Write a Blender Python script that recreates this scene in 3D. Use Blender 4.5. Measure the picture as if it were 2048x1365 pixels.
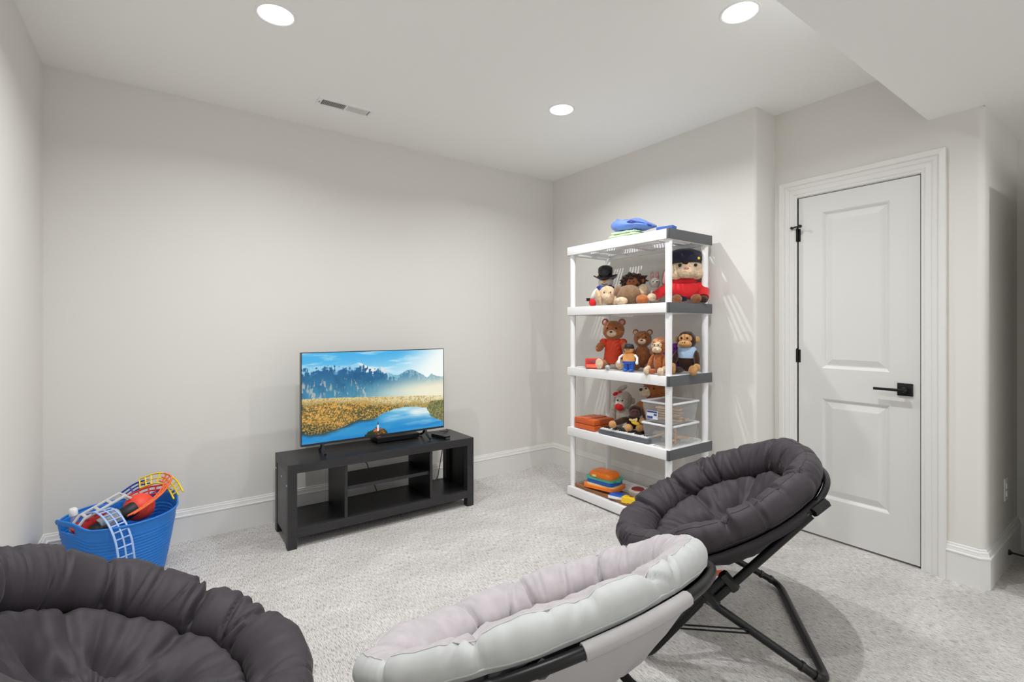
import bpy, bmesh, math, random
import numpy as np
from mathutils import Vector, Matrix, noise

random.seed(7)
PI = math.pi
scene = bpy.context.scene
COL = scene.collection
for o in list(bpy.data.objects):
    bpy.data.objects.remove(o)

# ------------------------------------------------------------------ camera, world, exposure
cam_data = bpy.data.cameras.new('camera')
cam = bpy.data.objects.new('camera', cam_data)
COL.objects.link(cam)
cam.location = (0, 0, 1.24)
cam.rotation_euler = (PI / 2, 0, -math.atan2(.585, .811))
cam_data.sensor_width = 36
cam_data.lens = 977 / 2048 * 36
cam_data.shift_y = -27.5 / 2048
cam_data.clip_start = .02
scene.camera = cam

scene.view_settings.view_transform = 'Standard'
scene.view_settings.look = 'None'
scene.view_settings.gamma = 1
scene.view_settings.use_curve_mapping = False
scene.view_settings.exposure = -0.60
scene.cycles.diffuse_bounces = 9
scene.cycles.max_bounces = 12
scene.cycles.glossy_bounces = 2
scene.cycles.adaptive_threshold = .03
scene.cycles.transparent_max_bounces = 16

world = bpy.data.worlds.new('sky')
scene.world = world
world.use_nodes = True
world.node_tree.nodes['Background'].inputs[0].default_value = (.80, .88, 1, 1)
world.node_tree.nodes['Background'].inputs[1].default_value = 1.2

CAN_POWER = 20.0        # watts of each recessed lamp
CAN_SPREAD = 150         # beam of the recessed lamps in degrees
REAR_FILL_POWER = 135.0     # added fill light from the unseen rear side

def area_light(name, loc, rot, sx, sy, power, color=(1, 1, 1), disk=False, spread=PI):
    d = bpy.data.lights.new(name, 'AREA')
    d.shape = 'DISK' if disk else 'RECTANGLE'
    d.size = sx
    if not disk:
        d.size_y = sy
    d.energy = power
    d.color = color
    d.spread = spread
    o = bpy.data.objects.new(name, d)
    o.location = loc
    o.rotation_euler = rot
    COL.objects.link(o)
    return o

# added fill light at the unseen patio door in the rear wall
area_light('rear_fill_light', (1.6, -2.97, 1.12), (PI / 2, 0, PI), 3.3, 2.1, REAR_FILL_POWER, (1, .91, .79))

# ------------------------------------------------------------------ materials
def lin(c):
    r = []
    for v in c:
        v = v / 255
        r.append(v / 12.92 if v <= .04045 else ((v + .055) / 1.055) ** 2.4)
    return (r[0], r[1], r[2], 1)

MATS = {}
def mat(name, rgb, rough=.6, var=0, vscale=20, bump=0, bscale=200, metal=0, sheen=0, spec=.5, alpha=None, coat=0, stretch=None):
    if name in MATS:
        return MATS[name]
    m = bpy.data.materials.new(name)
    m.use_nodes = True
    nt = m.node_tree
    p = nt.nodes['Principled BSDF']
    c = lin(rgb)
    p.inputs['Base Color'].default_value = c
    p.inputs['Roughness'].default_value = rough
    p.inputs['Metallic'].default_value = metal
    p.inputs['Specular IOR Level'].default_value = spec
    if sheen:
        p.inputs['Sheen Weight'].default_value = sheen
        p.inputs['Sheen Roughness'].default_value = .4
    if coat:
        p.inputs['Coat Weight'].default_value = coat
    tc = nt.nodes.new('ShaderNodeTexCoord')
    vec = tc.outputs['Object']
    if stretch:
        mp = nt.nodes.new('ShaderNodeMapping')
        mp.inputs['Scale'].default_value = stretch
        nt.links.new(vec, mp.inputs['Vector'])
        vec = mp.outputs['Vector']
    if var:
        n = nt.nodes.new('ShaderNodeTexNoise')
        n.inputs['Scale'].default_value = vscale
        n.inputs['Detail'].default_value = 5
        nt.links.new(vec, n.inputs['Vector'])
        r = nt.nodes.new('ShaderNodeValToRGB')
        r.color_ramp.elements[0].position = .3
        r.color_ramp.elements[1].position = .7
        r.color_ramp.elements[0].color = [max(0, x * (1 - var)) for x in c[:3]] + [1]
        r.color_ramp.elements[1].color = [min(1, x * (1 + var)) for x in c[:3]] + [1]
        nt.links.new(n.outputs['Fac'], r.inputs['Fac'])
        nt.links.new(r.outputs['Color'], p.inputs['Base Color'])
    if bump:
        n2 = nt.nodes.new('ShaderNodeTexNoise')
        n2.inputs['Scale'].default_value = bscale
        n2.inputs['Detail'].default_value = 4
        nt.links.new(vec, n2.inputs['Vector'])
        b = nt.nodes.new('ShaderNodeBump')
        b.inputs['Strength'].default_value = bump
        b.inputs['Distance'].default_value = .004
        nt.links.new(n2.outputs['Fac'], b.inputs['Height'])
        nt.links.new(b.outputs['Normal'], p.inputs['Normal'])
    MATS[name] = m
    return m

def emit_mat(name, rgb, strength):
    m = bpy.data.materials.new(name)
    m.use_nodes = True
    p = m.node_tree.nodes['Principled BSDF']
    p.inputs['Base Color'].default_value = lin(rgb)
    p.inputs['Emission Color'].default_value = lin(rgb)
    p.inputs['Emission Strength'].default_value = strength
    m.cycles.emission_sampling = 'NONE'
    MATS[name] = m
    return m

def clear_mat(name, tint, clear=.7, gloss=.12):
    m = bpy.data.materials.new(name)
    m.use_nodes = True
    nt = m.node_tree
    out = nt.nodes['Material Output']
    nt.nodes.remove(nt.nodes['Principled BSDF'])
    t = nt.nodes.new('ShaderNodeBsdfTransparent')
    t.inputs[0].default_value = (.97, .98, .98, 1)
    d = nt.nodes.new('ShaderNodeBsdfPrincipled')
    d.inputs['Base Color'].default_value = lin(tint)
    d.inputs['Roughness'].default_value = .25
    mx = nt.nodes.new('ShaderNodeMixShader')
    mx.inputs[0].default_value = 1 - clear
    nt.links.new(t.outputs[0], mx.inputs[1])
    nt.links.new(d.outputs[0], mx.inputs[2])
    nt.links.new(mx.outputs[0], out.inputs[0])
    MATS[name] = m
    return m

WALL = mat('wall_paint', (223, 221, 216), .85, spec=.2)
CEIL = mat('ceiling_paint', (243, 243, 241), .9, spec=.2)
TRIM = mat('trim_paint', (226, 225, 222), .35)
DOORP = mat('door_paint', (216, 215, 212), .4)
BLACKM = mat('black_metal', (22, 22, 23), .38, metal=.3)
PLASTW = mat('white_plastic', (240, 240, 240), .38)
PLASTG = mat('grey_plastic', (88, 90, 93), .5)
WOODB = mat('black_wood', (23, 22, 23), .33, var=.22, vscale=9, bump=.12, bscale=30, stretch=(1, 14, 14))
WOODF = mat('black_wood_front', (40, 39, 41), .42, var=.25, vscale=9, bump=.2, bscale=30, stretch=(1, 14, 14))
BLACKP = mat('black_plastic', (18, 18, 19), .3)
WHITEP = mat('white_paint_plastic', (238, 238, 236), .4)

# carpet: pale greige loop pile with fine dark flecks running in rows along the room
def carpet():
    m = bpy.data.materials.new('carpet')
    m.use_nodes = True
    nt = m.node_tree
    p = nt.nodes['Principled BSDF']
    p.inputs['Roughness'].default_value = .95
    p.inputs['Specular IOR Level'].default_value = .15
    p.inputs['Sheen Weight'].default_value = .25
    tc = nt.nodes.new('ShaderNodeTexCoord')
    def nz(scale, sx, sy, detail=3, rough=.6):
        mp = nt.nodes.new('ShaderNodeMapping')
        mp.inputs['Scale'].default_value = (sx, sy, 1)
        nt.links.new(tc.outputs['Object'], mp.inputs['Vector'])
        n = nt.nodes.new('ShaderNodeTexNoise')
        n.inputs['Scale'].default_value = scale
        n.inputs['Detail'].default_value = detail
        n.inputs['Roughness'].default_value = rough
        nt.links.new(mp.outputs['Vector'], n.inputs['Vector'])
        return n.outputs['Fac']
    def ramp(f, a, b, pa, pb):
        r = nt.nodes.new('ShaderNodeValToRGB')
        r.color_ramp.elements[0].position = pa
        r.color_ramp.elements[1].position = pb
        r.color_ramp.elements[0].color = a
        r.color_ramp.elements[1].color = b
        nt.links.new(f, r.inputs['Fac'])
        return r.outputs['Color']
    def mixc(kind, fac, a, b):
        x = nt.nodes.new('ShaderNodeMix')
        x.data_type = 'RGBA'
        x.blend_type = kind
        x.inputs[0].default_value = fac
        nt.links.new(a, x.inputs[6])
        nt.links.new(b, x.inputs[7])
        return x.outputs[2]
    rows = nz(170, 1.9, .20, 3, .8)
    big = nz(3.2, 1, 1.6, 2, .6)
    fine = nz(600, 1, 1, 2)
    c1 = ramp(rows, lin((128, 121, 118)), lin((248, 245, 243)), .33, .53)
    c2 = ramp(big, lin((238, 236, 234)), lin((255, 254, 253)), .35, .65)
    c3 = ramp(fine, lin((226, 224, 222)), lin((255, 255, 255)), .3, .6)
    c = mixc('MULTIPLY', 1, c1, c2)
    c = mixc('MULTIPLY', .8, c, c3)
    nt.links.new(c, p.inputs['Base Color'])
    b = nt.nodes.new('ShaderNodeBump')
    b.inputs['Strength'].default_value = .9
    b.inputs['Distance'].default_value = .006
    nt.links.new(rows, b.inputs['Height'])
    b2 = nt.nodes.new('ShaderNodeBump')
    b2.inputs['Strength'].default_value = .5
    b2.inputs['Distance'].default_value = .004
    nt.links.new(fine, b2.inputs['Height'])
    nt.links.new(b.outputs['Normal'], b2.inputs['Normal'])
    nt.links.new(b2.outputs['Normal'], p.inputs['Normal'])
    return m
CARPET = carpet()

# ------------------------------------------------------------------ mesh helpers
class MB:
    """collects shapes; build() links them as ONE mesh object"""
    def __init__(self):
        self.v = []
        self.f = []
    def add(self, vs, fs, M=None):
        k = len(self.v)
        for p in vs:
            p = Vector(p)
            self.v.append(tuple(M @ p) if M is not None else tuple(p))
        self.f += [tuple(i + k for i in q) for q in fs]
        return self
    def box(self, a, b, M=None, bev=0):
        (x0, y0, z0), (x1, y1, z1) = a, b
        x0, x1 = min(x0, x1), max(x0, x1); y0, y1 = min(y0, y1), max(y0, y1); z0, z1 = min(z0, z1), max(z0, z1)
        if bev:
            bm = bmesh.new()
            r = bmesh.ops.create_cube(bm, size=1)
            for q in bm.verts:
                q.co = Vector(((x0 + x1) / 2 + q.co.x * (x1 - x0), (y0 + y1) / 2 + q.co.y * (y1 - y0), (z0 + z1) / 2 + q.co.z * (z1 - z0)))
            bmesh.ops.bevel(bm, geom=list(bm.edges), offset=bev, segments=2, affect='EDGES', profile=.6)
            bm.verts.index_update()
            self.add([q.co for q in bm.verts], [[q.index for q in f.verts] for f in bm.faces], M)
            bm.free()
            return self
        vs = [(x0, y0, z0), (x1, y0, z0), (x1, y1, z0), (x0, y1, z0), (x0, y0, z1), (x1, y0, z1), (x1, y1, z1), (x0, y1, z1)]
        fs = [(0, 3, 2, 1), (4, 5, 6, 7), (0, 1, 5, 4), (1, 2, 6, 5), (2, 3, 7, 6), (3, 0, 4, 7)]
        return self.add(vs, fs, M)
    def lathe(self, prof, n=24, M=None, cap=True, c=(0, 0, 0), sx=1, sy=1):
        vs, fs = [], []
        for (r, z) in prof:
            for i in range(n):
                a = 2 * PI * i / n
                vs.append((c[0] + r * sx * math.cos(a), c[1] + r * sy * math.sin(a), c[2] + z))
        for j in range(len(prof) - 1):
            for i in range(n):
                k = (i + 1) % n
                fs.append((j * n + i, j * n + k, (j + 1) * n + k, (j + 1) * n + i))
        if cap:
            fs.append(tuple(reversed(range(n))))
            fs.append(tuple((len(prof) - 1) * n + i for i in range(n)))
        return self.add(vs, fs, M)
    def tube(self, path, r, n=10, closed=False, cap=True, flat=None):
        """sweep a circle of radius r (or a flat w x h section) along a path"""
        P = [Vector(p) for p in path]
        N = len(P)
        T = []
        for i in range(N):
            a = P[(i - 1) % N] if (closed or i > 0) else P[i]
            b = P[(i + 1) % N] if (closed or i < N - 1) else P[i]
            T.append((b - a).normalized())
        up = Vector((0, 0, 1)) if abs(T[0].z) < .9 else Vector((1, 0, 0))
        vs, fs = [], []
        nrm = (up - T[0] * up.dot(T[0])).normalized()
        for i in range(N):
            nrm = (nrm - T[i] * nrm.dot(T[i]))
            nrm = nrm.normalized() if nrm.length > 1e-6 else T[i].orthogonal().normalized()
            bi = T[i].cross(nrm)
            rr = r[i] if isinstance(r, (list, tuple)) else r
            for k in range(n):
                a = 2 * PI * k / n
                vs.append(P[i] + nrm * (rr * math.cos(a)) + bi * (rr * math.sin(a)))
        m = N if closed else N - 1
        for i in range(m):
            j = (i + 1) % N
            for k in range(n):
                l = (k + 1) % n
                fs.append((i * n + k, i * n + l, j * n + l, j * n + k))
        if cap and not closed:
            fs.append(tuple(reversed(range(n))))
            fs.append(tuple((N - 1) * n + k for k in range(n)))
        return self.add(vs, fs)
    def ell(self, c, r, rot=(0, 0, 0), sub=3, fuzz=0, fs=30, M=None):
        bm = bmesh.new()
        bmesh.ops.create_icosphere(bm, subdivisions=sub, radius=1)
        R = Matrix.Translation(c) @ Matrix.Rotation(rot[2], 4, 'Z') @ Matrix.Rotation(rot[1], 4, 'Y') @ Matrix.Rotation(rot[0], 4, 'X') @ Matrix.Diagonal((r[0], r[1], r[2], 1))
        if fuzz:
            for q in bm.verts:
                w = R @ q.co
                q.co *= 1 + fuzz * noise.noise(w * fs) + fuzz * .7 * noise.noise(w * fs * 2.7)
        bm.verts.index_update()
        self.add([R @ q.co for q in bm.verts], [[q.index for q in f.verts] for f in bm.faces], M)
        bm.free()
        return self
    def prism(self, poly, z0, z1, M=None):
        n = len(poly)
        vs = [(x, y, z0) for x, y in poly] + [(x, y, z1) for x, y in poly]
        fs = [tuple(reversed(range(n))), tuple(range(n, 2 * n))] + [(i, (i + 1) % n, n + (i + 1) % n, n + i) for i in range(n)]
        return self.add(vs, fs, M)
    def build(self, name, m, parent=None, smooth=None):
        me = bpy.data.meshes.new(name)
        me.from_pydata([tuple(p) for p in self.v], [], self.f)
        me.materials.append(m)
        bm = bmesh.new()
        bm.from_mesh(me)
        bmesh.ops.recalc_face_normals(bm, faces=bm.faces)
        bm.to_mesh(me)
        bm.free()
        if smooth:
            me.shade_smooth()
            if smooth < 179:
                try:
                    me.set_sharp_from_angle(angle=math.radians(smooth))
                except Exception:
                    pass
        o = bpy.data.objects.new(name, me)
        COL.objects.link(o)
        if parent:
            o.parent = parent
        return o

def empty(name, loc=(0, 0, 0), rz=0):
    o = bpy.data.objects.new(name, None)
    o.location = loc
    o.rotation_euler = (0, 0, rz)
    o.empty_display_size = .05
    COL.objects.link(o)
    return o

def tag(o, label, cat, group=None, kind=None):
    o['label'] = label
    o['category'] = cat
    if group:
        o['group'] = group
    if kind:
        o['kind'] = kind
    return o

def struct(o, label=None, cat=None):
    o['kind'] = 'structure'
    if label:
        o['label'] = label
    if cat:
        o['category'] = cat
    return o

def place(mesh_obj, name, parent, loc, rot=(0, 0, 0)):
    """another object that shares the mesh"""
    o = bpy.data.objects.new(name, mesh_obj.data)
    COL.objects.link(o)
    o.parent = parent
    o.location = loc
    o.rotation_euler = rot
    return o

def arc(cx, cy, r, a0, a1, n):
    return [(cx + r * math.cos(a0 + (a1 - a0) * i / n), cy + r * math.sin(a0 + (a1 - a0) * i / n)) for i in range(n + 1)]

# ------------------------------------------------------------------ the room
XL, YB, XR = -.482, 3.417, 2.93       # left wall, TV wall, shelf wall
YR, XD = 1.536, 3.16                  # return beside the shelf wall, door wall
YE, XH = .565, 3.90                   # end of the door wall, hall wall
YS, HS, H = .775, 2.29, 2.58          # soffit edge, soffit height, ceiling height
YF = -3.0                             # wall behind the camera

fl = MB().box((XL - .12, YF - .12, -.10), (XH + 1.5, YB + .12, 0)).build('floor', CARPET)
struct(fl, 'pale greige loop pile carpet covering the whole floor', 'carpet')
ce = MB().box((XL - .12, YF - .12, H), (XD + .3, YB + .12, H + .12)).build('ceiling', CEIL)
struct(ce, 'flat pale ceiling with recessed lamps and an air vent', 'ceiling')
so = MB().box((XL, -.9, HS), (XD, YS, H)).box((XD, YF, HS), (XH + 1.5, YE, H)).build('ceiling_soffit', CEIL)
struct(so, 'dropped ceiling soffit at upper right, lower than main ceiling', 'soffit')

struct(MB().box((XL - .12, YF - .12, 0), (XL, YB + .12, H)).build('wall_left', WALL), 'pale greige painted wall at the left edge of the photo', 'wall')
struct(MB().box((XL, YB, 0), (XR, YB + .12, H)).build('wall_back', WALL), 'pale greige painted wall behind the television', 'wall')
# shelf wall with a rounded outer corner and its short return
r = .022
poly = [(XR, YB + .12), (XR, YR + r)] + arc(XR + r, YR + r, r, PI, 1.5 * PI, 8)[1:] + [(XD + .12, YR), (XD + .12, YB + .12)]
struct(MB().prism(poly, 0, H).build('wall_right', WALL, smooth=40), 'pale greige painted wall behind the toy shelving unit, rounded end corner', 'wall')
# door wall (opening between the jambs), rounded at its far end where the hall begins
DY0, DY1, DZ = .800, 1.400, 2.030
wd = MB().box((XD, DY1, 0), (XD + .12, YR, H)).box((XD, DY0, DZ), (XD + .12, DY1, H))
r = .03
poly = [(XD, DY0), (XD, YE + r)] + arc(XD + r, YE + r, r, PI, 1.5 * PI, 8)[1:] + [(XH, YE), (XH, YE + .12), (XD + .12, YE + .12), (XD + .12, DY0)]
wd.prism(poly, 0, H)
struct(wd.build('wall_door', WALL, smooth=40), 'pale greige painted wall holding the white closet door', 'wall')
struct(MB().box((XD + .62, DY0 - .1, 0), (XD + .74, YR + .1, H)).build('wall_closet', WALL), 'wall inside the closet behind the door', 'wall')
# hall wall with a doorway, beyond the right edge of the frame
HD0, HD1 = -.36, .42
wh = MB().box((XH, HD1, 0), (XH + .12, YE, HS)).box((XH, YF, 0), (XH + .12, HD0, HS)).box((XH, HD0, 2.03), (XH + .12, HD1, HS))
struct(wh.build('wall_hall', WALL), 'pale wall at the end of the hall on the right edge', 'wall')
struct(MB().box((XH + 1.4, YF, 0), (XH + 1.5, YE, HS)).box((XH + .12, YE, 0), (XH + 1.5, YE + .12, HS)).box((XH + .12, -1.2, 0), (XH + 1.5, -1.08, HS)).build('wall_far_room', WALL), 'walls of the small room beyond the hall doorway', 'wall')
# rear wall with an added patio door, unseen, as light source
W0, W1, WZ0, WZ1 = -.10, 3.30, .03, 2.20
wr = MB().box((XL, YF - .12, 0), (W0, YF, H)).box((W1, YF - .12, 0), (XH + .12, YF, H)).box((W0, YF - .12, 0), (W1, YF, WZ0)).box((W0, YF - .12, WZ1), (W1, YF, H))
struct(wr.build('wall_rear', WALL), 'pale wall around the added glass patio door behind the camera', 'wall')
win = empty('added_window_1', ((W0 + W1) / 2, YF - .06, WZ0)); struct(win, 'wide white framed glass patio door added unseen behind the camera as light source', 'window')
hw, hh = (W1 - W0) / 2, WZ1 - WZ0
MB().box((-hw, -.03, 0), (hw, .03, .05)).box((-hw, -.03, hh - .05), (hw, .03, hh)).box((-hw, -.03, 0), (-hw + .05, .03, hh)).box((hw - .05, -.03, 0), (hw, .03, hh)).box((-.025, -.03, 0), (.025, .03, hh)).build('added_window_frame', TRIM, win)
GLASS = clear_mat('added_window_glass', (235, 240, 245), .93)
for s in (-1, 1):
    MB().box((min(s * .025, s * (hw - .05)), -.004, .05), (max(s * .025, s * (hw - .05)), .004, hh - .05)).build('pane', GLASS, win)

# baseboards: stepped profile swept along plan polylines (t = distance out of the wall)
BPROF = [(0, 0), (.018, 0), (.018, .138), (.021, .142), (.021, .148), (.016, .152), (.013, .163), (.012, .170), (.007, .174), (.006, .181), (0, .184)]
def sweep_profile(pts, prof, closed=False):
    """pts: plan polyline with the room on its LEFT side"""
    mb = MB()
    n = len(pts)
    vs = []
    for i, p in enumerate(pts):
        p = Vector(p).to_2d()
        def nrm(a, b):
            d = (Vector(b) - Vector(a)).to_2d().normalized()
            return Vector((-d.y, d.x))
        if i == 0:
            m = nrm(pts[0], pts[1])
        elif i == n - 1:
            m = nrm(pts[-2], pts[-1])
        else:
            a, b = nrm(pts[i - 1], pts[i]), nrm(pts[i], pts[i + 1])
            m = (a + b).normalized()
            m = m / max(.3, m.dot(a))
        for (t, z) in prof:
            vs.append((p.x + m.x * t, p.y + m.y * t, z))
    k = len(prof)
    fs = []
    for i in range(n - 1):
        for j in range(k - 1):
            fs.append((i * k + j, (i + 1) * k + j, (i + 1) * k + j + 1, i * k + j + 1))
    fs.append(tuple(range(k)))
    fs.append(tuple((n - 1) * k + j for j in range(k)))
    return mb.add(vs, fs)
struct(sweep_profile([(XL, YB), (XL, YF)], BPROF).build('baseboard_left', TRIM), 'white moulded baseboard along the left wall', 'baseboard')
struct(sweep_profile([(XR, YB), (XL, YB)], BPROF).build('baseboard_back', TRIM), 'white moulded baseboard along the television wall', 'baseboard')
c = .012
struct(sweep_profile([(XD, YR), (XR + c, YR), (XR, YR + c), (XR, YB)], BPROF).build('baseboard_right', TRIM), 'white moulded baseboard along the shelf wall', 'baseboard')
c = .02
struct(sweep_profile([(XH, YE), (XD + c, YE), (XD, YE + c), (XD, DY0 - .088)], BPROF).build('baseboard_hall', TRIM), 'white moulded baseboard wrapping the corner right of the door', 'baseboard')
struct(sweep_profile([(XH, HD1 + .08), (XH, YE)], BPROF).build('baseboard_hall_end', TRIM), 'short white baseboard at the end of the hall', 'baseboard')
struct(sweep_profile([(W1, YF), (XH, YF)], BPROF).build('baseboard_rear', TRIM), 'white baseboard along the wall behind the camera', 'baseboard')

# ------------------------------------------------------------------ closet door, casing and hardware
def casing(name, y0, y1, ztop, x, side=-1, w=.098):
    """stepped casing around an opening in a wall at x; proud towards side"""
    prof = [(0, 0), (0, .010), (.010, .012), (.014, .009), (.020, .013), (.040, .015), (.044, .012), (.050, .016), (.064, .018), (.068, .015), (.074, .022), (w, .024), (w, 0)]
    vs, fs = [], []
    k = len(prof)
    for (yy, zz, dy, dz) in ((y0, 0, -1, 0), (y0, ztop, -1, 1), (y1, ztop, 1, 1), (y1, 0, 1, 0)):
        for (t, d) in prof:
            vs.append((x + side * d, yy + dy * t, zz + dz * t))
    for i in range(3):
        for j in range(k - 1):
            fs.append((i * k + j, i * k + j + 1, (i + 1) * k + j + 1, (i + 1) * k + j))
    fs.append(tuple(range(k)))
    fs.append(tuple(3 * k + j for j in range(k)))
    return MB().add(vs, fs)

def panel_door(root, y0, y1, ztop, x, thick=.035, panels=(), side=-1):
    """moulded slab whose face is at x, looking towards side"""
    zb = .012
    mb = MB()
    ys0, ys1 = panels[0][0], panels[0][1]
    xb = x - side * thick
    zs = [zb]
    for p in sorted(panels, key=lambda q: q[2]):
        zs += [p[2], p[3]]
    zs.append(ztop)
    mb.box((x, y0, zb), (xb, ys0, ztop)).box((x, ys1, zb), (xb, y1, ztop))
    for i in range(0, len(zs), 2):
        mb.box((x, ys0, zs[i]), (xb, ys1, zs[i + 1]))
    mb.build('door_slab', DOORP, root)
    for (a, b, c0, c1) in panels:
        rings = [(0, 0), (.006, .003), (.016, .011), (.022, .011), (.050, .003), (.054, .002)]
        vs, fs = [], []
        for (t, d) in rings:
            vs += [(x - side * d, a + t, c0 + t), (x - side * d, b - t, c0 + t), (x - side * d, b - t, c1 - t), (x - side * d, a + t, c1 - t)]
        for i in range(len(rings) - 1):
            for j in range(4):
                l = (j + 1) % 4
                fs.append((i * 4 + j, i * 4 + l, (i + 1) * 4 + l, (i + 1) * 4 + j))
        k = len(rings) - 1
        fs.append((k * 4, k * 4 + 1, k * 4 + 2, k * 4 + 3))
        m2 = MB().add(vs, fs)
        m2.box((x - side * .02, a, c0), (xb, b, c1))
        m2.build('panel', DOORP, root)

def lever(root, y, z, x, direction=1, side=-1):
    h = MB()
    s = side
    h.box((x, y - .033, z - .033), (x + s * .010, y + .033, z + .033), bev=.002)
    rose = h.build('rose', BLACKM, root, 30)
    h = MB()
    M = Matrix.Translation((x + s * .01, y, z)) @ Matrix.Rotation(s * PI / 2, 4, 'Y')
    h.lathe([(.015, 0), (.015, .018), (.012, .022), (.011, .045)], 16, M)
    h.build('spindle', BLACKM, root, 40)
    h = MB()
    h.box((x + s * .046, y - direction * .014, z - .008), (x + s * .060, y + direction * .125, z + .006), bev=.003)
    h.build('lever', BLACKM, root, 30)

door = empty('door_1', (0, 0, 0)); struct(door, 'white two panel closet door with black lever handle', 'door')
FX = XD + .002
panel_door(door, DY0 + .006, DY1 - .006, 2.022, FX, panels=((.934, 1.264, 1.000, 1.918), (.934, 1.264, .240, .822)))
lever(door, .868, .914, FX)
for hz in (.26, 1.066, 1.80):
    hb = MB().lathe([(.0065, 0), (.0065, .078)], 12, c=(XD - .006, DY1 + .001, hz - .039))
    hb.lathe([(.0045, 0), (.006, .003), (.003, .008)], 10, c=(XD - .006, DY1 + .001, hz + .039))
    hb.box((XD - .001, DY1 - .018, hz - .039), (XD + .001, DY1 + .004, hz + .039))
    hb.build('hinge', BLACKM, door, 40)
hs = MB().tube([(XD - .02, DY1 + .022, 1.845), (XD - .03, DY1, 1.848), (XD - .045, DY1 - .03, 1.846)], .005, 8)
hs.lathe([(.009, 0), (.010, .005), (.009, .012)], 10, Matrix.Translation((XD - .052, DY1 - .035, 1.846)) @ Matrix.Rotation(PI / 2, 4, 'Y'))
hs.lathe([(.008, 0), (.008, .012)], 10, Matrix.Translation((XD - .03, DY1 + .022, 1.846)) @ Matrix.Rotation(PI / 2, 4, 'Y'))
hs.build('hinge_pin_stop', BLACKM, door, 40)
MB().box((XD - .0005, DY0 - .001, .90), (XD + .02, DY0 + .004, .955)).build('strike_plate', BLACKM, door)
cs = casing('trim_1', DY0, DY1, DZ, XD).build('trim_1', TRIM)
struct(cs, 'white stepped casing around the closet door', 'casing')
jb = MB().box((XD, DY0 - .02, 0), (XD + .12, DY0, DZ)).box((XD, DY1, 0), (XD + .12, DY1 + .02, DZ)).box((XD, DY0 - .02, DZ - .004), (XD + .12, DY1 + .02, DZ + .015)).box((XD + .045, DY0, 0), (XD + .06, DY0 + .012, DZ)).box((XD + .045, DY1 - .012, 0), (XD + .06, DY1, DZ)).box((XD + .045, DY0, DZ - .02), (XD + .06, DY1, DZ))
struct(jb.build('trim_2', TRIM), 'white jamb inside the closet door opening', 'jamb')

# the hall door stands open beyond the right edge of the frame; built flat then turned about its hinge
door2 = empty('door_2', (XH - .02, .395, 0), PI / 2 + math.radians(3)); struct(door2, 'white two panel door standing open in the hall', 'door')
panel_door(door2, .0, .70, 2.022, .0, panels=((.12, .58, 1.000, 1.918), (.12, .58, .240, .822)))
lever(door2, .63, .914, .0, direction=-1)
struct(casing('trim_3', HD0, HD1, 2.03, XH, w=.075).build('trim_3', TRIM), 'white casing around the hall doorway', 'casing')

# spring door stop on the hall baseboard
ds = empty('door_stop', (3.565, YE - .018, .075)); tag(ds, 'black rigid door stop screwed to the white hall baseboard', 'door stop')
M = Matrix.Rotation(PI / 2, 4, 'X')
MB().lathe([(.014, 0), (.014, .004), (.006, .014)], 14, M).build('base', BLACKM, ds, 40)
MB().lathe([(.0045, .012), (.0045, .075)], 10, M).build('rod', BLACKM, ds, 40)
MB().lathe([(.008, .072), (.009, .078), (.009, .092), (.006, .096)], 12, M).build('bumper', BLACKP, ds, 40)
ol = empty('wall_outlet', (3.60, YE, .39)); tag(ol, 'white electrical outlet on the narrow hall wall at right', 'outlet')
MB().box((-.036, -.006, -.058), (.036, 0, .058), bev=.002).build('cover_plate', WHITEP, ol, 30)
for dz in (-.02, .02):
    MB().box((-.017, -.010, dz - .014), (.017, -.005, dz + .014), bev=.002).build('socket', WHITEP, ol, 30)

# ------------------------------------------------------------------ recessed lamps and vent
LENS = emit_mat('lamp_lens', (255, 252, 246), 6.0)
def can(x, y, z, label, power=CAN_POWER):
    t = empty('recessed_lamp', (x, y, z)); tag(t, label, 'ceiling lamp', 'recessed ceiling lamps')
    MB().lathe([(.071, .004), (.073, -.003), (.079, -.004), (.082, -.002), (.082, .0)], 40, cap=False).build('trim_ring', WHITEP, t, 40)
    MB().lathe([(.073, -.0025), (.069, -.0005)], 40, cap=False).build('baffle', WHITEP, t, 40)
    MB().lathe([(.070, -.0010), (.04, -.0030), (.001, -.0035)], 40).build('lens', LENS, t, 40)
    l = area_light('lamp_light', (x, y, z - .012), (0, 0, 0), .034, 0, power, (.97, .985, 1), disk=True, spread=math.radians(CAN_SPREAD))
    return t
can(.404, 2.29, H, 'bright recessed ceiling lamp at upper left, nearest the left wall')
can(2.006, 2.26, H, 'small bright recessed ceiling lamp nearest the corner above the shelving unit')
can(2.002, 1.118, H, 'bright recessed ceiling lamp beside the dropped soffit')
can(.404, 1.118, H, 'recessed ceiling lamp above the left dark chair, out of view')
can(3.0, -.05, HS, 'added unseen recessed lamp in the soffit behind the camera', CAN_POWER * .25)  # weak extra lamp, added out of view as fill
can(.6, -1.9, H, 'added unseen recessed lamp over the left rear of the room behind the camera')  # this rear pair is added for light, never in view
can(2.6, -1.9, H, 'added unseen recessed lamp over the right rear of the room behind the camera')

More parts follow.
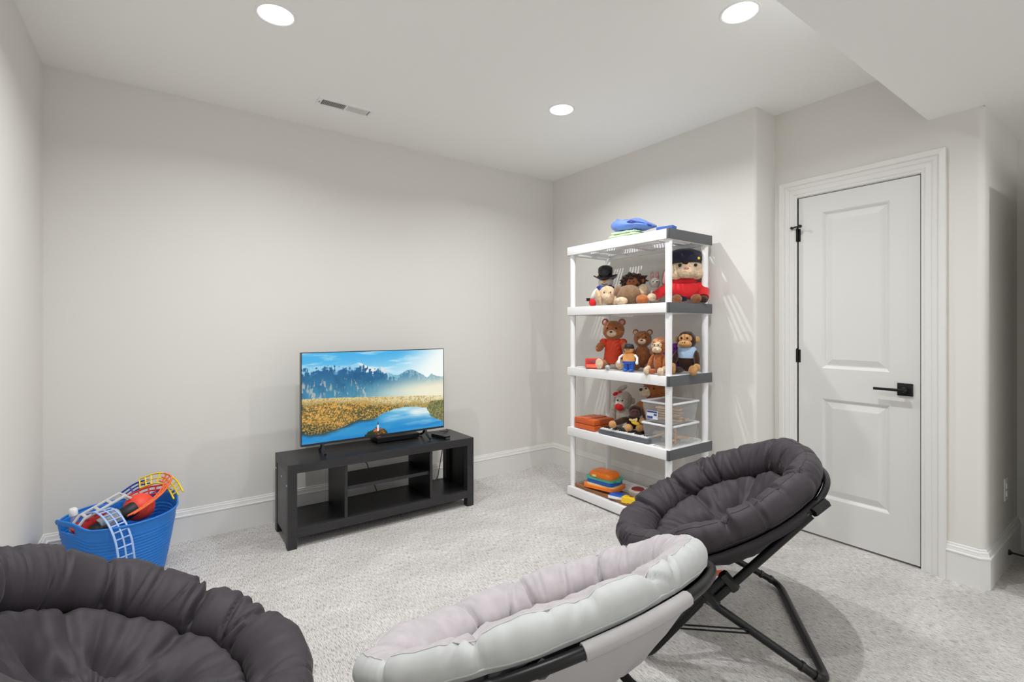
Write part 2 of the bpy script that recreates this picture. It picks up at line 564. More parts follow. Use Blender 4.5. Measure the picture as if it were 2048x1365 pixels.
vt = empty('ceiling_vent', (.918, 3.0, H)); tag(vt, 'white rectangular louvred air vent in the ceiling', 'vent')
VG = mat('vent_dark', (120, 120, 117), .7)
fw, fd = .165, .060
vs, fs = [], []
for (t_, z_) in ((0, 0), (0, -.004), (.006, -.008), (.020, -.008), (.024, -.004), (.024, 0)):
    vs += [(-fw + t_, -fd + t_, z_), (fw - t_, -fd + t_, z_), (fw - t_, fd - t_, z_), (-fw + t_, fd - t_, z_)]
for j in range(5):
    for i in range(4):
        l = (i + 1) % 4
        fs.append((j * 4 + i, j * 4 + l, (j + 1) * 4 + l, (j + 1) * 4 + i))
fr = MB().add(vs, fs).box((-.005, -fd + .022, -.008), (.005, fd - .022, -.001))
fr.build('frame', WHITEP, vt)
MB().box((-fw + .02, -fd + .015, -.0012), (fw - .02, fd - .015, -.0004)).build('duct', VG, vt)
sl = MB().box((-.0005, -fd + .023, -.0032), (.0005, fd - .023, .0032)).build('slat', WHITEP, vt)
first = True
for side in (-1, 1):
    for i in range(15):
        xx = side * (.012 + i * .0084)
        if first:
            sl.location = (xx, 0, -.0045); sl.rotation_euler = (0, -side * .7, 0); first = False
        else:
            place(sl, 'slat', vt, (xx, 0, -.0045), (0, -side * .7, 0))
MB().box((-fw + .008, -.008, -.012), (-fw + .011, .008, -.007)).build('damper_lever', VG, vt)

# ------------------------------------------------------------------ media console
cw, cd_, chh = 1.20, .36, .472
con = empty('media_console', (1.174, 3.096, 0)); tag(con, 'low black wood grain media console with open compartments under the television', 'console')
x0, x1, y0, y1 = -cw / 2, cw / 2, -cd_ / 2, cd_ / 2
MB().box((x0, y0, .422), (x1, y1, chh), bev=.0015).build('top_panel', WOODF, con)
MB().box((x0 + .004, y0 + .004, chh - .0002), (x1 - .004, y1 - .004, chh + .0006)).build('top_veneer', WOODB, con)
for sx in (x0, x1 - .05):
    for sy in (y0, y1 - .05):
        MB().box((sx, sy, 0), (sx + .05, sy + .05, .422), bev=.0015).build('leg', WOODF, con)
for sx in (x0 + .003, x1 - .021):
    MB().box((sx, y0 + .05, .112), (sx + .018, y1 - .05, .422)).build('side_panel', WOODB, con)
    MB().box((sx, y0 + .05, .060), (sx + .018, y1 - .05, .111)).build('side_rail', WOODB, con)
MB().box((x0 + .05, y0 + .001, .060), (x1 - .05, y0 + .03, .111), bev=.0015).build('front_rail', WOODF, con)
MB().box((x0 + .05, y1 - .03, .060), (x1 - .05, y1 - .002, .111)).build('rear_rail', WOODB, con)
MB().box((x0 + .02, y0 + .03, .094), (x1 - .02, y1 - .03, .110)).build('bottom_shelf', WOODB, con)
for dx in (-.277, .279):
    MB().box((dx - .008, y0 + .012, .110), (dx + .008, y1 - .006, .422)).build('divider', WOODF if 0 else WOODB, con)
    MB().box((dx - .0085, y0 + .008, .110), (dx + .0085, y0 + .0125, .422)).build('divider_edge', WOODF, con)
ms = MB().box((-.269, y0 + .03, .268), (.271, y1 - .03, .288)).build('middle_shelf', WOODB, con)
MB().box((-.269, y0 + .026, .268), (.271, y0 + .0305, .288)).build('shelf_edge', WOODF, ms)
CAP = mat('cam_cap', (205, 205, 205), .5)
for (dy, dz) in ((y1 - .03, .385), (0, .37), (y0 + .025, .355)):
    MB().lathe([(.006, 0), (.005, .0015)], 10, Matrix.Translation((x0 + (.003 if dy == 0 else 0), dy, dz)) @ Matrix.Rotation(-PI / 2, 4, 'Y')).build('cam_cap', CAP, con)

# ------------------------------------------------------------------ television with a mountain lake on screen
tv = empty('television', (1.158, 3.102, chh + .0006), math.radians(1.2)); tag(tv, 'slim flat television showing a snowy mountain lake, on the black console', 'television')
TW, TH, TZ = .958, .560, .056
BEZ = mat('bezel_metal', (62, 64, 68), .35, metal=.6)
MB().box((-TW / 2, -.012, TZ), (TW / 2, .020, TZ + TH), bev=.002).build('housing', BLACKP, tv)
MB().box((-.36, .020, TZ + .05), (.36, .052, TZ + .32), bev=.008).build('rear_case', BLACKP, tv)
fb = MB().box((-TW / 2, -.016, TZ), (TW / 2, -.010, TZ + .012)).box((-TW / 2, -.0155, TZ + TH - .004), (TW / 2, -.010, TZ + TH)).box((-TW / 2, -.0155, TZ), (-TW / 2 + .004, -.010, TZ + TH)).box((TW / 2 - .004, -.0155, TZ), (TW / 2, -.010, TZ + TH))
fb.build('bezel', BEZ, tv)
for sx in (-.352, .34):
    ft = MB()
    ft.tube([(sx, -.002, TZ + .01), (sx - .004, -.03, .03), (sx - .010, -.095, .0085)], .008, 8)
    ft.tube([(sx, .002, TZ + .01), (sx + .002, .03, .03), (sx + .006, .085, .0085)], .008, 8)
    ft.build('foot', mat('tv_foot', (48, 49, 52), .35, metal=.5), tv, 40)
MB().box((-.012, -.018, TZ - .004), (.012, -.010, TZ + .002)).build('sensor', mat('tv_sensor', (150, 60, 55), .4), tv)

def fbm(shape, freq, octv=5, seed=0, fx=1.0, fy=1.0, gain=.55):
    rg = np.random.default_rng(seed)
    h, w = shape
    out = np.zeros(shape); amp = 1.0; tot = 0
    for _ in range(octv):
        gx, gy = max(2, int(freq * fx) + 2), max(2, int(freq * fy) + 2)
        g = rg.random((gy, gx))
        xs = np.linspace(0, gx - 1.001, w); ys = np.linspace(0, gy - 1.001, h)
        xi = xs.astype(int); yi = ys.astype(int)
        tx = xs - xi; ty = ys - yi
        tx = tx * tx * (3 - 2 * tx); ty = (ty * ty * (3 - 2 * ty))[:, None]
        a = g[yi][:, xi]; b = g[yi][:, xi + 1]; c_ = g[yi + 1][:, xi]; d = g[yi + 1][:, xi + 1]
        out += amp * ((a * (1 - tx) + b * tx) * (1 - ty) + (c_ * (1 - tx) + d * tx) * ty)
        tot += amp; amp *= gain; freq *= 2
    return out / tot

def paint_lake(w, h):
    u = np.linspace(0, 1, w)[None, :].repeat(h, 0)
    t = np.linspace(0, 1, h)[:, None].repeat(w, 1)          # 0 = top
    def C(*c): return np.array(c, float)
    def mixi(a, b, k): return a * (1 - k[..., None]) + b * k[..., None]
    def ss(a, b, x):
        k = np.clip((x - a) / (b - a), 0, 1); return k * k * (3 - 2 * k)
    n1 = fbm((h, w), 6, 6, 1); n2 = fbm((h, w), 14, 6, 2, 1.6, 1); n3 = fbm((h, w), 90, 3, 3, 1.8, 1); n5 = fbm((h, w), 34, 4, 11, 1.3, 1.4); n6 = fbm((h, w), 46, 4, 17, 1.7, .35, .6); n4 = fbm((h, w), 5, 6, 4, .6, 2.4)
    img = mixi(C(70, 175, 228), C(178, 224, 242), ss(0, .34, t + .12 * (u - .5)))
    img = mixi(img, C(250, 252, 248), ss(.62, 1.02, u + .35 * t) * .95)
    img = mixi(img, C(240, 248, 252), ss(.55, .75, n4) * .6 * ss(.0, .08, .3 - t))
    # distant ridge
    ru = [0, .09, .21, .30, .36, .455, .486, .517, .558, .60, .636, .69, .734, .785, .868, .90, .95, 1]
    rt = [.16, .144, .149, .16, .120, .203, .217, .178, .262, .29, .306, .262, .237, .27, .357, .309, .352, .354]
    ridge = np.interp(u, ru, rt) + (fbm((1, w), 40, 4, 9, 1.5, .1).repeat(h, 0) - .5) * .018
    mt = t > ridge
    depth = t - ridge
    base = mixi(C(26, 92, 140), C(44, 122, 160), ss(.0, .3, depth))
    base = mixi(base, C(15, 66, 112), (ss(.40, .66, n6 * .5 + n2 * .5) * .45))
    snow = ss(.46, .60, n6 * .6 + n5 * .4 + .14 - depth * 2.4) * ss(.14, .05, depth)
    sunny = ss(.33, .40, u) * ss(.03, .0, np.abs(u - .42) - .05) + ss(.50, .52, u) * ss(.58, .55, u) + ss(.69, .71, u) * ss(.84, .78, u)
    base = mixi(base, mixi(C(150, 205, 232) + 0 * base, C(250, 246, 240), np.clip(sunny, 0, 1)), np.clip(snow, 0, 1))
    scree = ss(.56, .66, n1 * .35 + n6 * .65 + .05 * np.sin(u * 40 - t * 30)) * ss(.1, .2, depth) * ss(.62, .4, u)
    base = mixi(base, C(205, 190, 175), scree * .75)
    base = mixi(base, C(92, 150, 178), ss(.42, .75, u) * .75)
    # mist at the foot of the mountains, brighter to the right
    mist = ss(.30, .56, t + .10 * (u - .3)) * (.55 + .45 * ss(.2, .8, u))
    base = mixi(base, mixi(C(160, 200, 205) + 0 * base, C(240, 236, 210), ss(.2, .9, u)), np.clip(mist * (.4 + .6 * ss(.2, .6, u)), 0, 1))
    img = np.where(mt[..., None], base, img)
    # valley floor and autumn forest
    low = np.interp(u, [0, .2, .4, .6, 1], [.50, .515, .535, .555, .60]) + (n3 - .5) * .012
    land = t > low
    k = ss(0, .16, t - low)
    field = mixi(C(226, 200, 150), C(205, 190, 130), n2)
    field = mixi(field, C(238, 228, 190), ss(.35, .95, u) * (1 - k))
    field = mixi(field, C(150, 120, 60), ss(.5, .6, n3) * .6)
    forest = mixi(C(84, 82, 50) + 0 * field, C(204, 150, 66), ss(.40, .62, n3 * .5 + n5 * .2 + n1 * .3))
    forest = mixi(forest, C(40, 48, 34), ss(.08, .30, t - low - .14) * ss(.5, .1, u) * .8)
    forest = mixi(forest, C(232, 192, 110), ss(.55, .68, n3) * .55)
    forest = mixi(forest, C(176, 160, 100), ss(.55, .8, u) * .6)
    g = mixi(field, forest, ss(.06, .13, t - low + (n1 - .5) * .15 + .03 * ss(.5, .2, u)))
    img = np.where(land[..., None], g, img)
    # lake
    shore = np.interp(u, [0, .05, .12, .22, .30, .35, .48, .505, .56, .63, .70, .74, .80, .86, .878, .90, 1], [.876, .90, .905, .874, .83, .805, .80, .772, .737, .71, .703, .706, .72, .74, .764, .8, .8]) + (n2 - .5) * .02
    lake = (t > shore)
    right = (u > .876 + .012 * np.sin(t * 40)) & (t < np.interp(u, [.87, .9, .94, 1], [.80, .86, .893, .945]) + (n2 - .5) * .012)
    wat = mixi(C(52, 150, 206), C(30, 132, 198), ss(.7, 1, t))
    wat = mixi(wat, C(196, 230, 242), ss(.45, .62, u) * ss(.95, .72, t + (n4 - .5) * .35))
    wat = mixi(wat, C(238, 240, 236), ss(.14, .04, np.abs(u - .82)) * ss(.90, .78, t) * .8)
    wat = mixi(wat, C(44, 66, 70), ss(.05, .0, t - shore) * ss(.52, .42, u) * .9)
    wat = mixi(wat, C(78, 168, 206), ss(.5, .7, n4) * .35)
    img = np.where((lake & ~right)[..., None], wat, img)
    rl = mixi(C(96, 104, 70) + 0 * g, C(150, 140, 84), ss(.45, .6, n3))
    img = np.where((right & (t > .66))[..., None], rl, img)
    # island with a small church
    isl = np.interp(u, [.39, .40, .43, .46, .49, .53, .56, .575], [1.2, .985, .95, .925, .915, .93, .97, 1.2]) + (n3 - .5) * .05
    im = (t > isl) & (u > .392) & (u < .57)
    ic = mixi(C(38, 52, 30) + 0 * g, C(176, 104, 48), ss(.49, .56, n3) * ss(.44, .54, u))
    img = np.where(im[..., None], ic, img)
    roof = (np.abs(u - .482) < .020) & (t > .925 + .8 * np.abs(u - .482)) & (t < .957)
    img = np.where(roof[..., None], C(196, 96, 66), img)
    tower = (np.abs(u - .494) < .0055) & (t > .875) & (t < .955)
    img = np.where(tower[..., None], C(236, 226, 214), img)
    spire = (np.abs(u - .494) < .0055 * np.clip((t - .835) / .04, 0, 1)) & (t > .835) & (t <= .88)
    img = np.where(spire[..., None], C(70, 60, 62), img)
    return np.clip(img, 0, 255) / 255

GW, GH = 520, 300
img = paint_lake(GW, GH)
ox, oz = TW / 2 - .004, TZ + .012
xs = np.linspace(-ox, ox, GW); zs = np.linspace(TZ + TH - .004, oz, GH)
vv = np.zeros((GH, GW, 3)); vv[..., 0] = xs[None, :]; vv[..., 1] = -.0135; vv[..., 2] = zs[:, None]
idx = np.arange(GH * GW).reshape(GH, GW)
ff = np.stack([idx[1:, :-1], idx[1:, 1:], idx[:-1, 1:], idx[:-1, :-1]], -1).reshape(-1, 4)
me = bpy.data.meshes.new('screen')
me.from_pydata(vv.reshape(-1, 3).tolist(), [], ff.tolist())
ca = me.color_attributes.new('picture', 'FLOAT_COLOR', 'POINT')
li = np.where(img <= .04045, img / 12.92, ((img + .055) / 1.055) ** 2.4)
ca.data.foreach_set('color', np.concatenate([li, np.ones((GH, GW, 1))], -1).astype(np.float32).ravel())
sm = bpy.data.materials.new('screen_picture')
sm.use_nodes = True
p = sm.node_tree.nodes['Principled BSDF']
at = sm.node_tree.nodes.new('ShaderNodeVertexColor'); at.layer_name = 'picture'
sm.node_tree.links.new(at.outputs['Color'], p.inputs['Emission Color'])
p.inputs['Emission Strength'].default_value = 1.5
p.inputs['Base Color'].default_value = (.01, .01, .01, 1)
p.inputs['Roughness'].default_value = .25
p.inputs['Specular IOR Level'].default_value = .3
sm.cycles.emission_sampling = 'NONE'
me.materials.append(sm)
scr = bpy.data.objects.new('screen', me); COL.objects.link(scr); scr.parent = tv
scr['label'] = 'lit screen with mountains, autumn forest and lake'

zt = chh + .0006
cb = empty('cable_box', (1.315, 3.20, zt)); tag(cb, 'flat black cable box on the console behind the television', 'cable box')
MB().box((-.15, -.07, .004), (.15, .07, .034), bev=.003).build('case', BLACKP, cb)
for sx in (-.13, .13):
    for sy in (-.055, .055):
        MB().lathe([(.008, 0), (.007, .005)], 10, c=(sx, sy, 0)).build('foot', BLACKP, cb)
rm = empty('streaming_box', (1.585, 3.045, zt), math.radians(14)); tag(rm, 'small black streaming box beside the right television foot', 'media box')
MB().box((-.022, -.075, 0), (.022, .075, .021), bev=.004).build('case', BLACKP, rm)
MB().box((-.02, -.077, .003), (.02, -.0745, .009)).build('front_strip', mat('silver', (150, 152, 155), .3, metal=.7), rm)
cab = MB().tube([(1.60, 3.11, zt + .012), (1.63, 3.15, zt + .016), (1.69, 3.175, zt + .006), (1.735, 3.215, zt + .006), (1.748, 3.262, zt + .004), (1.755, 3.300, zt - .04), (1.70, 3.31, .12), (1.66, 3.32, .03)], .0035, 8)
tag(cab.build('power_cable', BLACKP, None, 40), 'thin black cable trailing off the right end of the console', 'cable')
cab = MB().tube([(1.05, 3.30, .46), (1.07, 3.31, .38), (1.16, 3.32, .30), (1.20, 3.33, .18), (1.26, 3.34, .03)], .003, 8)
tag(cab.build('power_cable', BLACKP, None, 40), 'thin black cable hanging behind the console centre', 'cable')

# ------------------------------------------------------------------ saucer chairs
def spline(pts, n):
    """smooth open curve through 2d points, n samples, with unit normals"""
    P = [Vector(p) for p in pts]
    out = []
    m = len(P) - 1
    for i in range(n):
        s = i / (n - 1) * m
        k = min(int(s), m - 1); s -= k
        p0 = P[max(0, k - 1)]; p1 = P[k]; p2 = P[k + 1]; p3 = P[min(m, k + 2)]
        out.append(.5 * ((2 * p1) + (p2 - p0) * s + (2 * p0 - 5 * p1 + 4 * p2 - p3) * s * s + (-p0 + 3 * p1 - 3 * p2 + p3) * s ** 3))
    res = []
    for i in range(n):
        d = out[min(i + 1, n - 1)] - out[max(i - 1, 0)]
        d.normalize()
        res.append((out[i], Vector((d.y, -d.x))))
    return res

ROLL_HIGH = [(0, -.05), (.022, -.025), (.029, .008), (.016, .040), (-.014, .057), (-.05, .053), (-.085, .030), (-.110, -.004), (-.119, -.036), (-.114, -.062), (-.100, -.080)]
ROLL_LOW = [(0, -.038), (.015, -.02), (.020, .003), (.010, .024), (-.014, .036), (-.05, .034), (-.085, .015), (-.110, -.014), (-.119, -.042), (-.114, -.064), (-.100, -.080)]

def saucer_chair(name, label, x, y, heading, tilt, a, b, zc, fab, band, sling, seed, roll=ROLL_HIGH, tagged=False, tufts=None, button=False, w_scale=1.0, leg_off=0.0, nseg=9, sag=0.0, sleeves=((.9, .2), (2.2, .2), (4.05, .2), (5.3, .2))):
    root = empty(name, (x, y, 0), heading)
    tag(root, label, 'chair', 'padded folding saucer chairs')
    ct, st = math.cos(tilt), math.sin(tilt)
    def L(u, v, w):
        return (u * ct + w * st, v, zc - u * st + w * ct)
    NT = 360
    NP = 36
    prof = spline(roll, NP)
    seams = [2 * PI * (i + .37 + .16 * math.sin(i * 2.1 + seed)) / nseg for i in range(nseg)]
    SPLIT = 13
    pad_q = [1 - i / 34 for i in range(35)]
    rnd = random.Random(int(seed * 10))
    folds = []
    for _ in range(54):
        folds.append((rnd.uniform(0, 2 * PI), rnd.uniform(.018, .05), rnd.uniform(.25, 1) ** 1.4 * .019, rnd.choice((.3, .45, .62, .75, .85)), rnd.uniform(.14, .30), rnd.uniform(-.55, .55)))
    def roll_pt(th, j):
        pj = j / (NP - 1)
        p_, n_ = prof[j]
        d = .012 * noise.noise(Vector((math.cos(th) * 3.2, math.sin(th) * 3.2, seed + pj * 1.2)))
        d += .0045 * noise.noise(Vector((math.cos(th) * 12, math.sin(th) * 12, seed + 7 + pj * 2.2)))
        for (t0, wd_, am, pc, ph_, sk) in folds:
            dt = (th - t0 - sk * (pj - pc) + PI) % (2 * PI) - PI
            if abs(dt) < wd_ * 2.5:
                d -= am * math.exp(-(dt / (wd_ * .55)) ** 2) * math.exp(-((pj - pc) / ph_) ** 2)
                d += am * .22 * math.exp(-((abs(dt) - wd_) / (wd_ * .5)) ** 2) * math.exp(-((pj - pc) / ph_) ** 2)
        d = max(-.034, min(.014, d * w_scale))
        for s in seams:
            dt = (th - s + .10 * (pj - .5) + PI) % (2 * PI) - PI
            if abs(dt) < .2:
                d -= .021 * math.exp(-(dt / .022) ** 2) * min(1, .25 + pj * 1.1)
                d -= .010 * math.exp(-(dt / .075) ** 2) * min(1, .2 + pj)
        d *= math.sin(min(1, (pj + .04) * 3) * PI / 2) * min(1, (1 - pj) * 6 + .25)
        ro, wz = p_.x + n_.x * d, p_.y + n_.y * d
        wz -= sag * max(0, -math.sin(th)) * min(1, (wz + .05) / .05) if wz > -.05 else 0
        return (b + ro) * math.cos(th), (a + ro) * math.sin(th), wz
    tf = tufts or [(.01, 0)] + [(.150 * math.cos(k * PI / 3 + .3), .150 * math.sin(k * PI / 3 + .3)) for k in range(6)]
    def pad_pt(th, q, inner):
        iu, iv, iw = inner
        u, v = iu * q, iv * q
        e = 1 - q
        ds = sorted(math.hypot(u - p0, v - p1) for p0, p1 in tf)
        d = ds[0]
        lift = .060 * math.sin(min(1, e / .16) * PI / 2)           # pad swells out of the groove
        bowl = -.105 * (1 - q ** 2) 
        dim = .060 * math.exp(-(d / .034) ** 2) + .022 * math.exp(-(d / .075) ** 2)
        crease = max(0, 1 - (ds[1] - ds[0]) / .022) * .012 * math.exp(-(d / .085) ** 2)
        spoke = 0
        for k in range(6):
            dt = (th - (k + .5) * PI / 3 - .3 + PI) % (2 * PI) - PI
            spoke += math.exp(-(dt * max(q, .2) / .05) ** 2)
        spoke *= .018 * min(1, max(0, (q - .52) / .15)) * min(1, e / .06)
        wr = .009 * noise.noise(Vector((u * 11, v * 11, seed))) + .007 * noise.noise(Vector((u * 26, v * 26, seed + 3)))
        rad = .0035 * noise.noise(Vector((math.cos(th) * 9, math.sin(th) * 9, seed + 12)))
        return u, v, iw + lift + bowl - dim - crease - spoke + (wr + rad) * min(1, e / .08)
    rings = []
    for j in range(NP):
        rings.append([roll_pt(2 * PI * i / NT, j) for i in range(NT)])
    inner = rings[-1]
    prs = []
    for q in pad_q[1:-1]:
        prs.append([pad_pt(2 * PI * i / NT, q, inner[i]) for i in range(NT)])
    mw = sum(p[2] for p in inner) / NT
    for jj, q in enumerate(pad_q[1:-1]):          # level out rim irregularities towards the middle
        prs[jj] = [(p[0], p[1], p[2] + (mw - inner[i][2]) * (1 - q)) for i, p in enumerate(prs[jj])]
    cpt = (0, 0, sum(p[2] for p in prs[-1]) / NT)
    def grid(rs, extra=None):
        vs = [L(*p) for rg in rs for p in rg]
        fs = []
        for j in range(len(rs) - 1):
            for i in range(NT):
                k = (i + 1) % NT
                fs.append((j * NT + i, j * NT + k, (j + 1) * NT + k, (j + 1) * NT + i))
        if extra:
            vs.append(L(*extra))
            o = len(vs) - 1
            j = len(rs) - 1
            fs += [(j * NT + i, j * NT + (i + 1) % NT, o) for i in range(NT)]
        return MB().add(vs, fs)
    cu = grid(rings[SPLIT:] + prs, cpt).build('cushion', fab, root, 179)
    sb = grid(rings[:SPLIT + 1]).build('side_band', band, root, 179)
    MB().tube([L(*p) for p in rings[SPLIT][::2]], .0016, 6, closed=True).build('piping', fab if band is fab else band, cu, 179)
    MB().tube([L(*p) for p in rings[2][::2]], .0026, 6, closed=True).build('piping', band, sb, 179)
    # hanging fabric pouch under the ring
    sr = []
    for i, q in enumerate([1, .97, .90, .80, .68, .55, .40, .25, .12]):
        rg = []
        for k in range(NT):
            th = 2 * PI * k / NT
            wv = .010 * noise.noise(Vector((math.cos(th) * 5, math.sin(th) * 5, q * 3 + seed))) * (1 - q) * 3
            rg.append(((b + .004) * q * math.cos(th), (a + .004) * q * math.sin(th), roll[0][1] - .005 - .195 * (1 - q ** 1.9) + wv))
        sr.append(rg)
    grid(sr, (0, 0, roll[0][1] - .20)).build('sling', sling, root, 179)
    # tubular ring
    MB().tube([L((b + .012) * math.cos(2 * PI * k / 96), (a + .012) * math.sin(2 * PI * k / 96), roll[0][1] - .016) for k in range(96)], .0125, 10, closed=True).build('ring_frame', BLACKM, root, 60)
    # fabric sleeves that hold the pouch on the ring
    for (thc, hwid) in sleeves:
        ns_ = max(6, int(hwid / .05))
        pts = [L((b + .012) * math.cos(thc + k / ns_ * hwid), (a + .012) * math.sin(thc + k / ns_ * hwid), roll[0][1] - .016) for k in range(-ns_, ns_ + 1)]
        MB().tube(pts, .0165, 10).build('sleeve', sling, root, 60)
    # leg frames (u forward, v left)
    tr = .0150
    first_leg = set(root.children)
    def leg_path(ut, vt, zt_, ub, vb, rc=.07):
        out = []
        A = Vector((ut, vt, zt_)); B = Vector((ub, vb, tr))
        d1 = (A - B).normalized()
        d2 = Vector((0, -1, 0))
        ctrl = [B + d1 * rc, B, B + d2 * rc]
        half = [A]
        for i in range(7):
            s = i / 6
            half.append(ctrl[0] * (1 - s) ** 2 + ctrl[1] * 2 * s * (1 - s) + ctrl[2] * s * s)
        other = [Vector((p.x, -p.y, p.z)) for p in reversed(half)]
        return half + other
    # frame A: ring back -> floor in front ; lower tube is one bent U, the upper tubes slide along it
    topA = Vector((-.285, .280, .570)); botA = Vector((.285, .372, tr))
    mid = topA.lerp(botA, .46)
    nrm = Vector((.66, 0, .75))
    lo = leg_path(*(mid + nrm * .030), botA.x, botA.y)
    MB().tube(lo, tr, 12).build('leg_frame', BLACKM, root, 60)
    for s in (1, -1):
        fl_ = lambda q: Vector((q.x, q.y * s, q.z))
        e = topA.lerp(botA, .60)
        MB().tube([fl_(topA), fl_(e - nrm * .006)], tr, 12).build('slide_tube', BLACKM, root, 60)
        for tt in (.47, .585):
            c0 = topA.lerp(botA, tt)
            p0 = fl_(c0 + nrm * .045 + Vector((0, .004, 0))); p1 = fl_(c0 - nrm * .022 + Vector((0, .004, 0)))
            MB().tube([p0, p1], .0200, 6).build('clamp', BLACKP, root)
        # bracket between tube and ring
        rp = Vector(L((b + .012) * math.cos(PI - .62), (a + .012) * math.sin(PI - .62), roll[0][1] - .016))
        bk = MB().tube([fl_(topA + (topA - botA).normalized() * .012), fl_(topA.lerp(rp, .5)), fl_(rp)], .0165, 6)
        bk.build('bracket', BLACKP, root)
    # frame B: ring front -> floor behind
    topB = Vector((.290, .245, .338)); botB = Vector((-.325, .345, tr))
    MB().tube(leg_path(*topB, botB.x, botB.y), tr, 12).build('leg_frame', BLACKM, root, 60)
    for s in (1, -1):
        rp = Vector(L((b + .012) * math.cos(.66), (a + .012) * math.sin(.66), roll[0][1] - .016))
        MB().tube([(topB.x, topB.y * s, topB.z), (rp.x, rp.y * s, rp.z)], .0165, 6).build('bracket', BLACKP, root)
        # slotted stay between the two frames
        pa = topA.lerp(botA, .79); pb = topB.lerp(botB, .60)
        for dz in (-.007, .007):
            MB().tube([(pa.x, (pa.y - .014) * s, pa.z + dz), (pb.x, (pb.y + .016) * s, pb.z + dz)], .0035, 6).build('stay', BLACKM, root)
        pv = Vector((.075, .322 * s, .232))
        MB().tube([pv - Vector((0, .028, 0)), pv + Vector((0, .028, 0))], .006, 8).build('pivot_bolt', mat('steel', (150, 150, 150), .3, metal=.9), root)
        for q in (.86, .93):
            cp = topB.lerp(botB, q)
            MB().tube([(cp.x, cp.y * s, cp.z), (cp.x - .01, cp.y * s, cp.z - .0055)], tr + .003, 12).build('rubber_collar', BLACKP, root)
    for o_ in set(root.children) - first_leg:
        o_.location.y = leg_off
    if tagged:
        tg = MB().box((-.035, -.0008, -.10), (.035, .0008, 0)).build('care_tag', mat('tag_white', (240, 238, 234), .6), root)
        tg.location = (.02, .16, .285); tg.rotation_euler = (.25, .1, .3)
        OR = mat('tag_orange', (226, 98, 32), .6)
        for (z0, z1, xx) in ((-.018, -.006, .030), (-.058, -.038, .030), (-.092, -.074, .014)):
            MB().box((-.030, -.0014, z0), (xx, .0014, z1)).build('print', OR, tg)
    if button:
        bp = roll_pt(button, NP - 12)
        M = Matrix.Translation(L(bp[0], bp[1], bp[2] + .003)) @ Matrix.Rotation(tilt, 4, 'Y')
        MB().lathe([(.011, -.004), (.012, .002), (.008, .005), (.004, .002)], 16, M).build('button', BLACKP, cu, 40)
    return root

DARKF = mat('charcoal_twill', (56, 50, 55), .60, var=.07, vscale=160, bump=.10, bscale=900, sheen=.06, spec=.35)
DARKS = mat('charcoal_sling', (44, 40, 43), .75, bump=.1, bscale=600, spec=.3)
VELV = mat('mauve_velvet', (178, 171, 174), .8, var=.08, vscale=25, bump=.12, bscale=700, sheen=.6, spec=.2)
GBAND = mat('pale_grey_weave', (186, 188, 187), .55, var=.03, vscale=30, bump=.08, bscale=800, spec=.35)
GSLING = mat('grey_sling', (172, 169, 169), .75, bump=.08, bscale=600, spec=.2)
saucer_chair('saucer_chair', 'charcoal saucer chair standing in front of the closet door', 1.973, 1.224, 2.238, .489, .410, .427, .500, DARKF, DARKF, DARKS, 1.3, tagged=True, button=1.25, leg_off=.06, w_scale=1.45, sleeves=((1.05, 1.35), (4.6, 1.1)))
saucer_chair('saucer_chair', 'pale grey velvet saucer chair seen from behind, bottom centre', .860, 1.044, 1.607, .484, .490, .410, .491, VELV, GBAND, GSLING, 4.7, roll=ROLL_LOW, w_scale=.9, sleeves=((PI - .15, .30), (1.2, .25), (5.2, .25)))
saucer_chair('saucer_chair', 'charcoal saucer chair at lower left, in front of the blue tub', -.045, 1.485, .190, .530, .412, .420, .500, DARKF, DARKF, DARKS, 8.1, sag=.055, w_scale=1.1)

# ------------------------------------------------------------------ plastic shelving unit
SX0, SX1, SY0, SY1 = 2.44, 2.882, 1.795, 2.690
TIERS = [1.828, 1.388, .948, .508, .072]
TT = .060
su = empty('shelving_unit', ((SX0 + SX1) / 2, (SY0 + SY1) / 2, 0)); tag(su, 'white plastic five tier shelving unit with grey end caps, full of toys', 'shelving unit')
dx, dy = (SX1 - SX0) / 2, (SY1 - SY0) / 2
slat_mesh = None
for ti, z in enumerate(TIERS):
    t = MB()
    # rim
    t.box((-dx, -dy + .004, z - TT), (-dx + .022, dy - .004, z), bev=.003)
    t.box((dx - .022, -dy + .004, z - TT), (dx, dy - .004, z), bev=.003)
    t.box((-dx + .02, -dy + .004, z - TT), (dx - .02, -dy + .040, z), bev=.003)
    t.box((-dx + .02, dy - .040, z - TT), (dx - .02, dy - .004, z), bev=.003)
    # solid bands of the deck and stiffening ribs beneath
    for yy in (-.285, -.02, .245):
        t.box((-dx + .02, yy, z - .040), (dx - .02, yy + .040, z - .004))
    for xx in (-dx + .020, -.020, dx - .050):
        t.box((xx, -dy + .03, z - .035), (xx + .030, dy - .03, z - .0045))
    tier = t.build('shelf_tier', PLASTW, su, 30)
    for s in (-1, 1):
        e = MB()
        e.box((-dx - (.0015 if s < 0 else -.006), s * dy - (.006 if s > 0 else 0), z - TT - .001), (dx + .0015, s * dy + (.006 if s < 0 else 0), z + .001), bev=.002)
        if s < 0:
            e.box((-dx - .0015, s * dy - s * .020, z - TT - .001), (-dx + .004, s * dy, z + .001), bev=.0015)
        e.build('end_cap', PLASTG, tier, 30)
    if slat_mesh is None:
        slat_mesh = MB().box((-dx + .012, -.0045, -.006), (dx - .012, .0045, 0)).build('slat', PLASTW, tier)
        base = slat_mesh
    k = 0
    yy = -dy + .048
    while yy < dy - .048:
        if base is not None and ti == 0 and k == 0:
            base.location = (0, yy, z - .003)
        else:
            place(slat_mesh, 'slat', tier, (0, yy, z - .003))
        yy += .0220
        k += 1
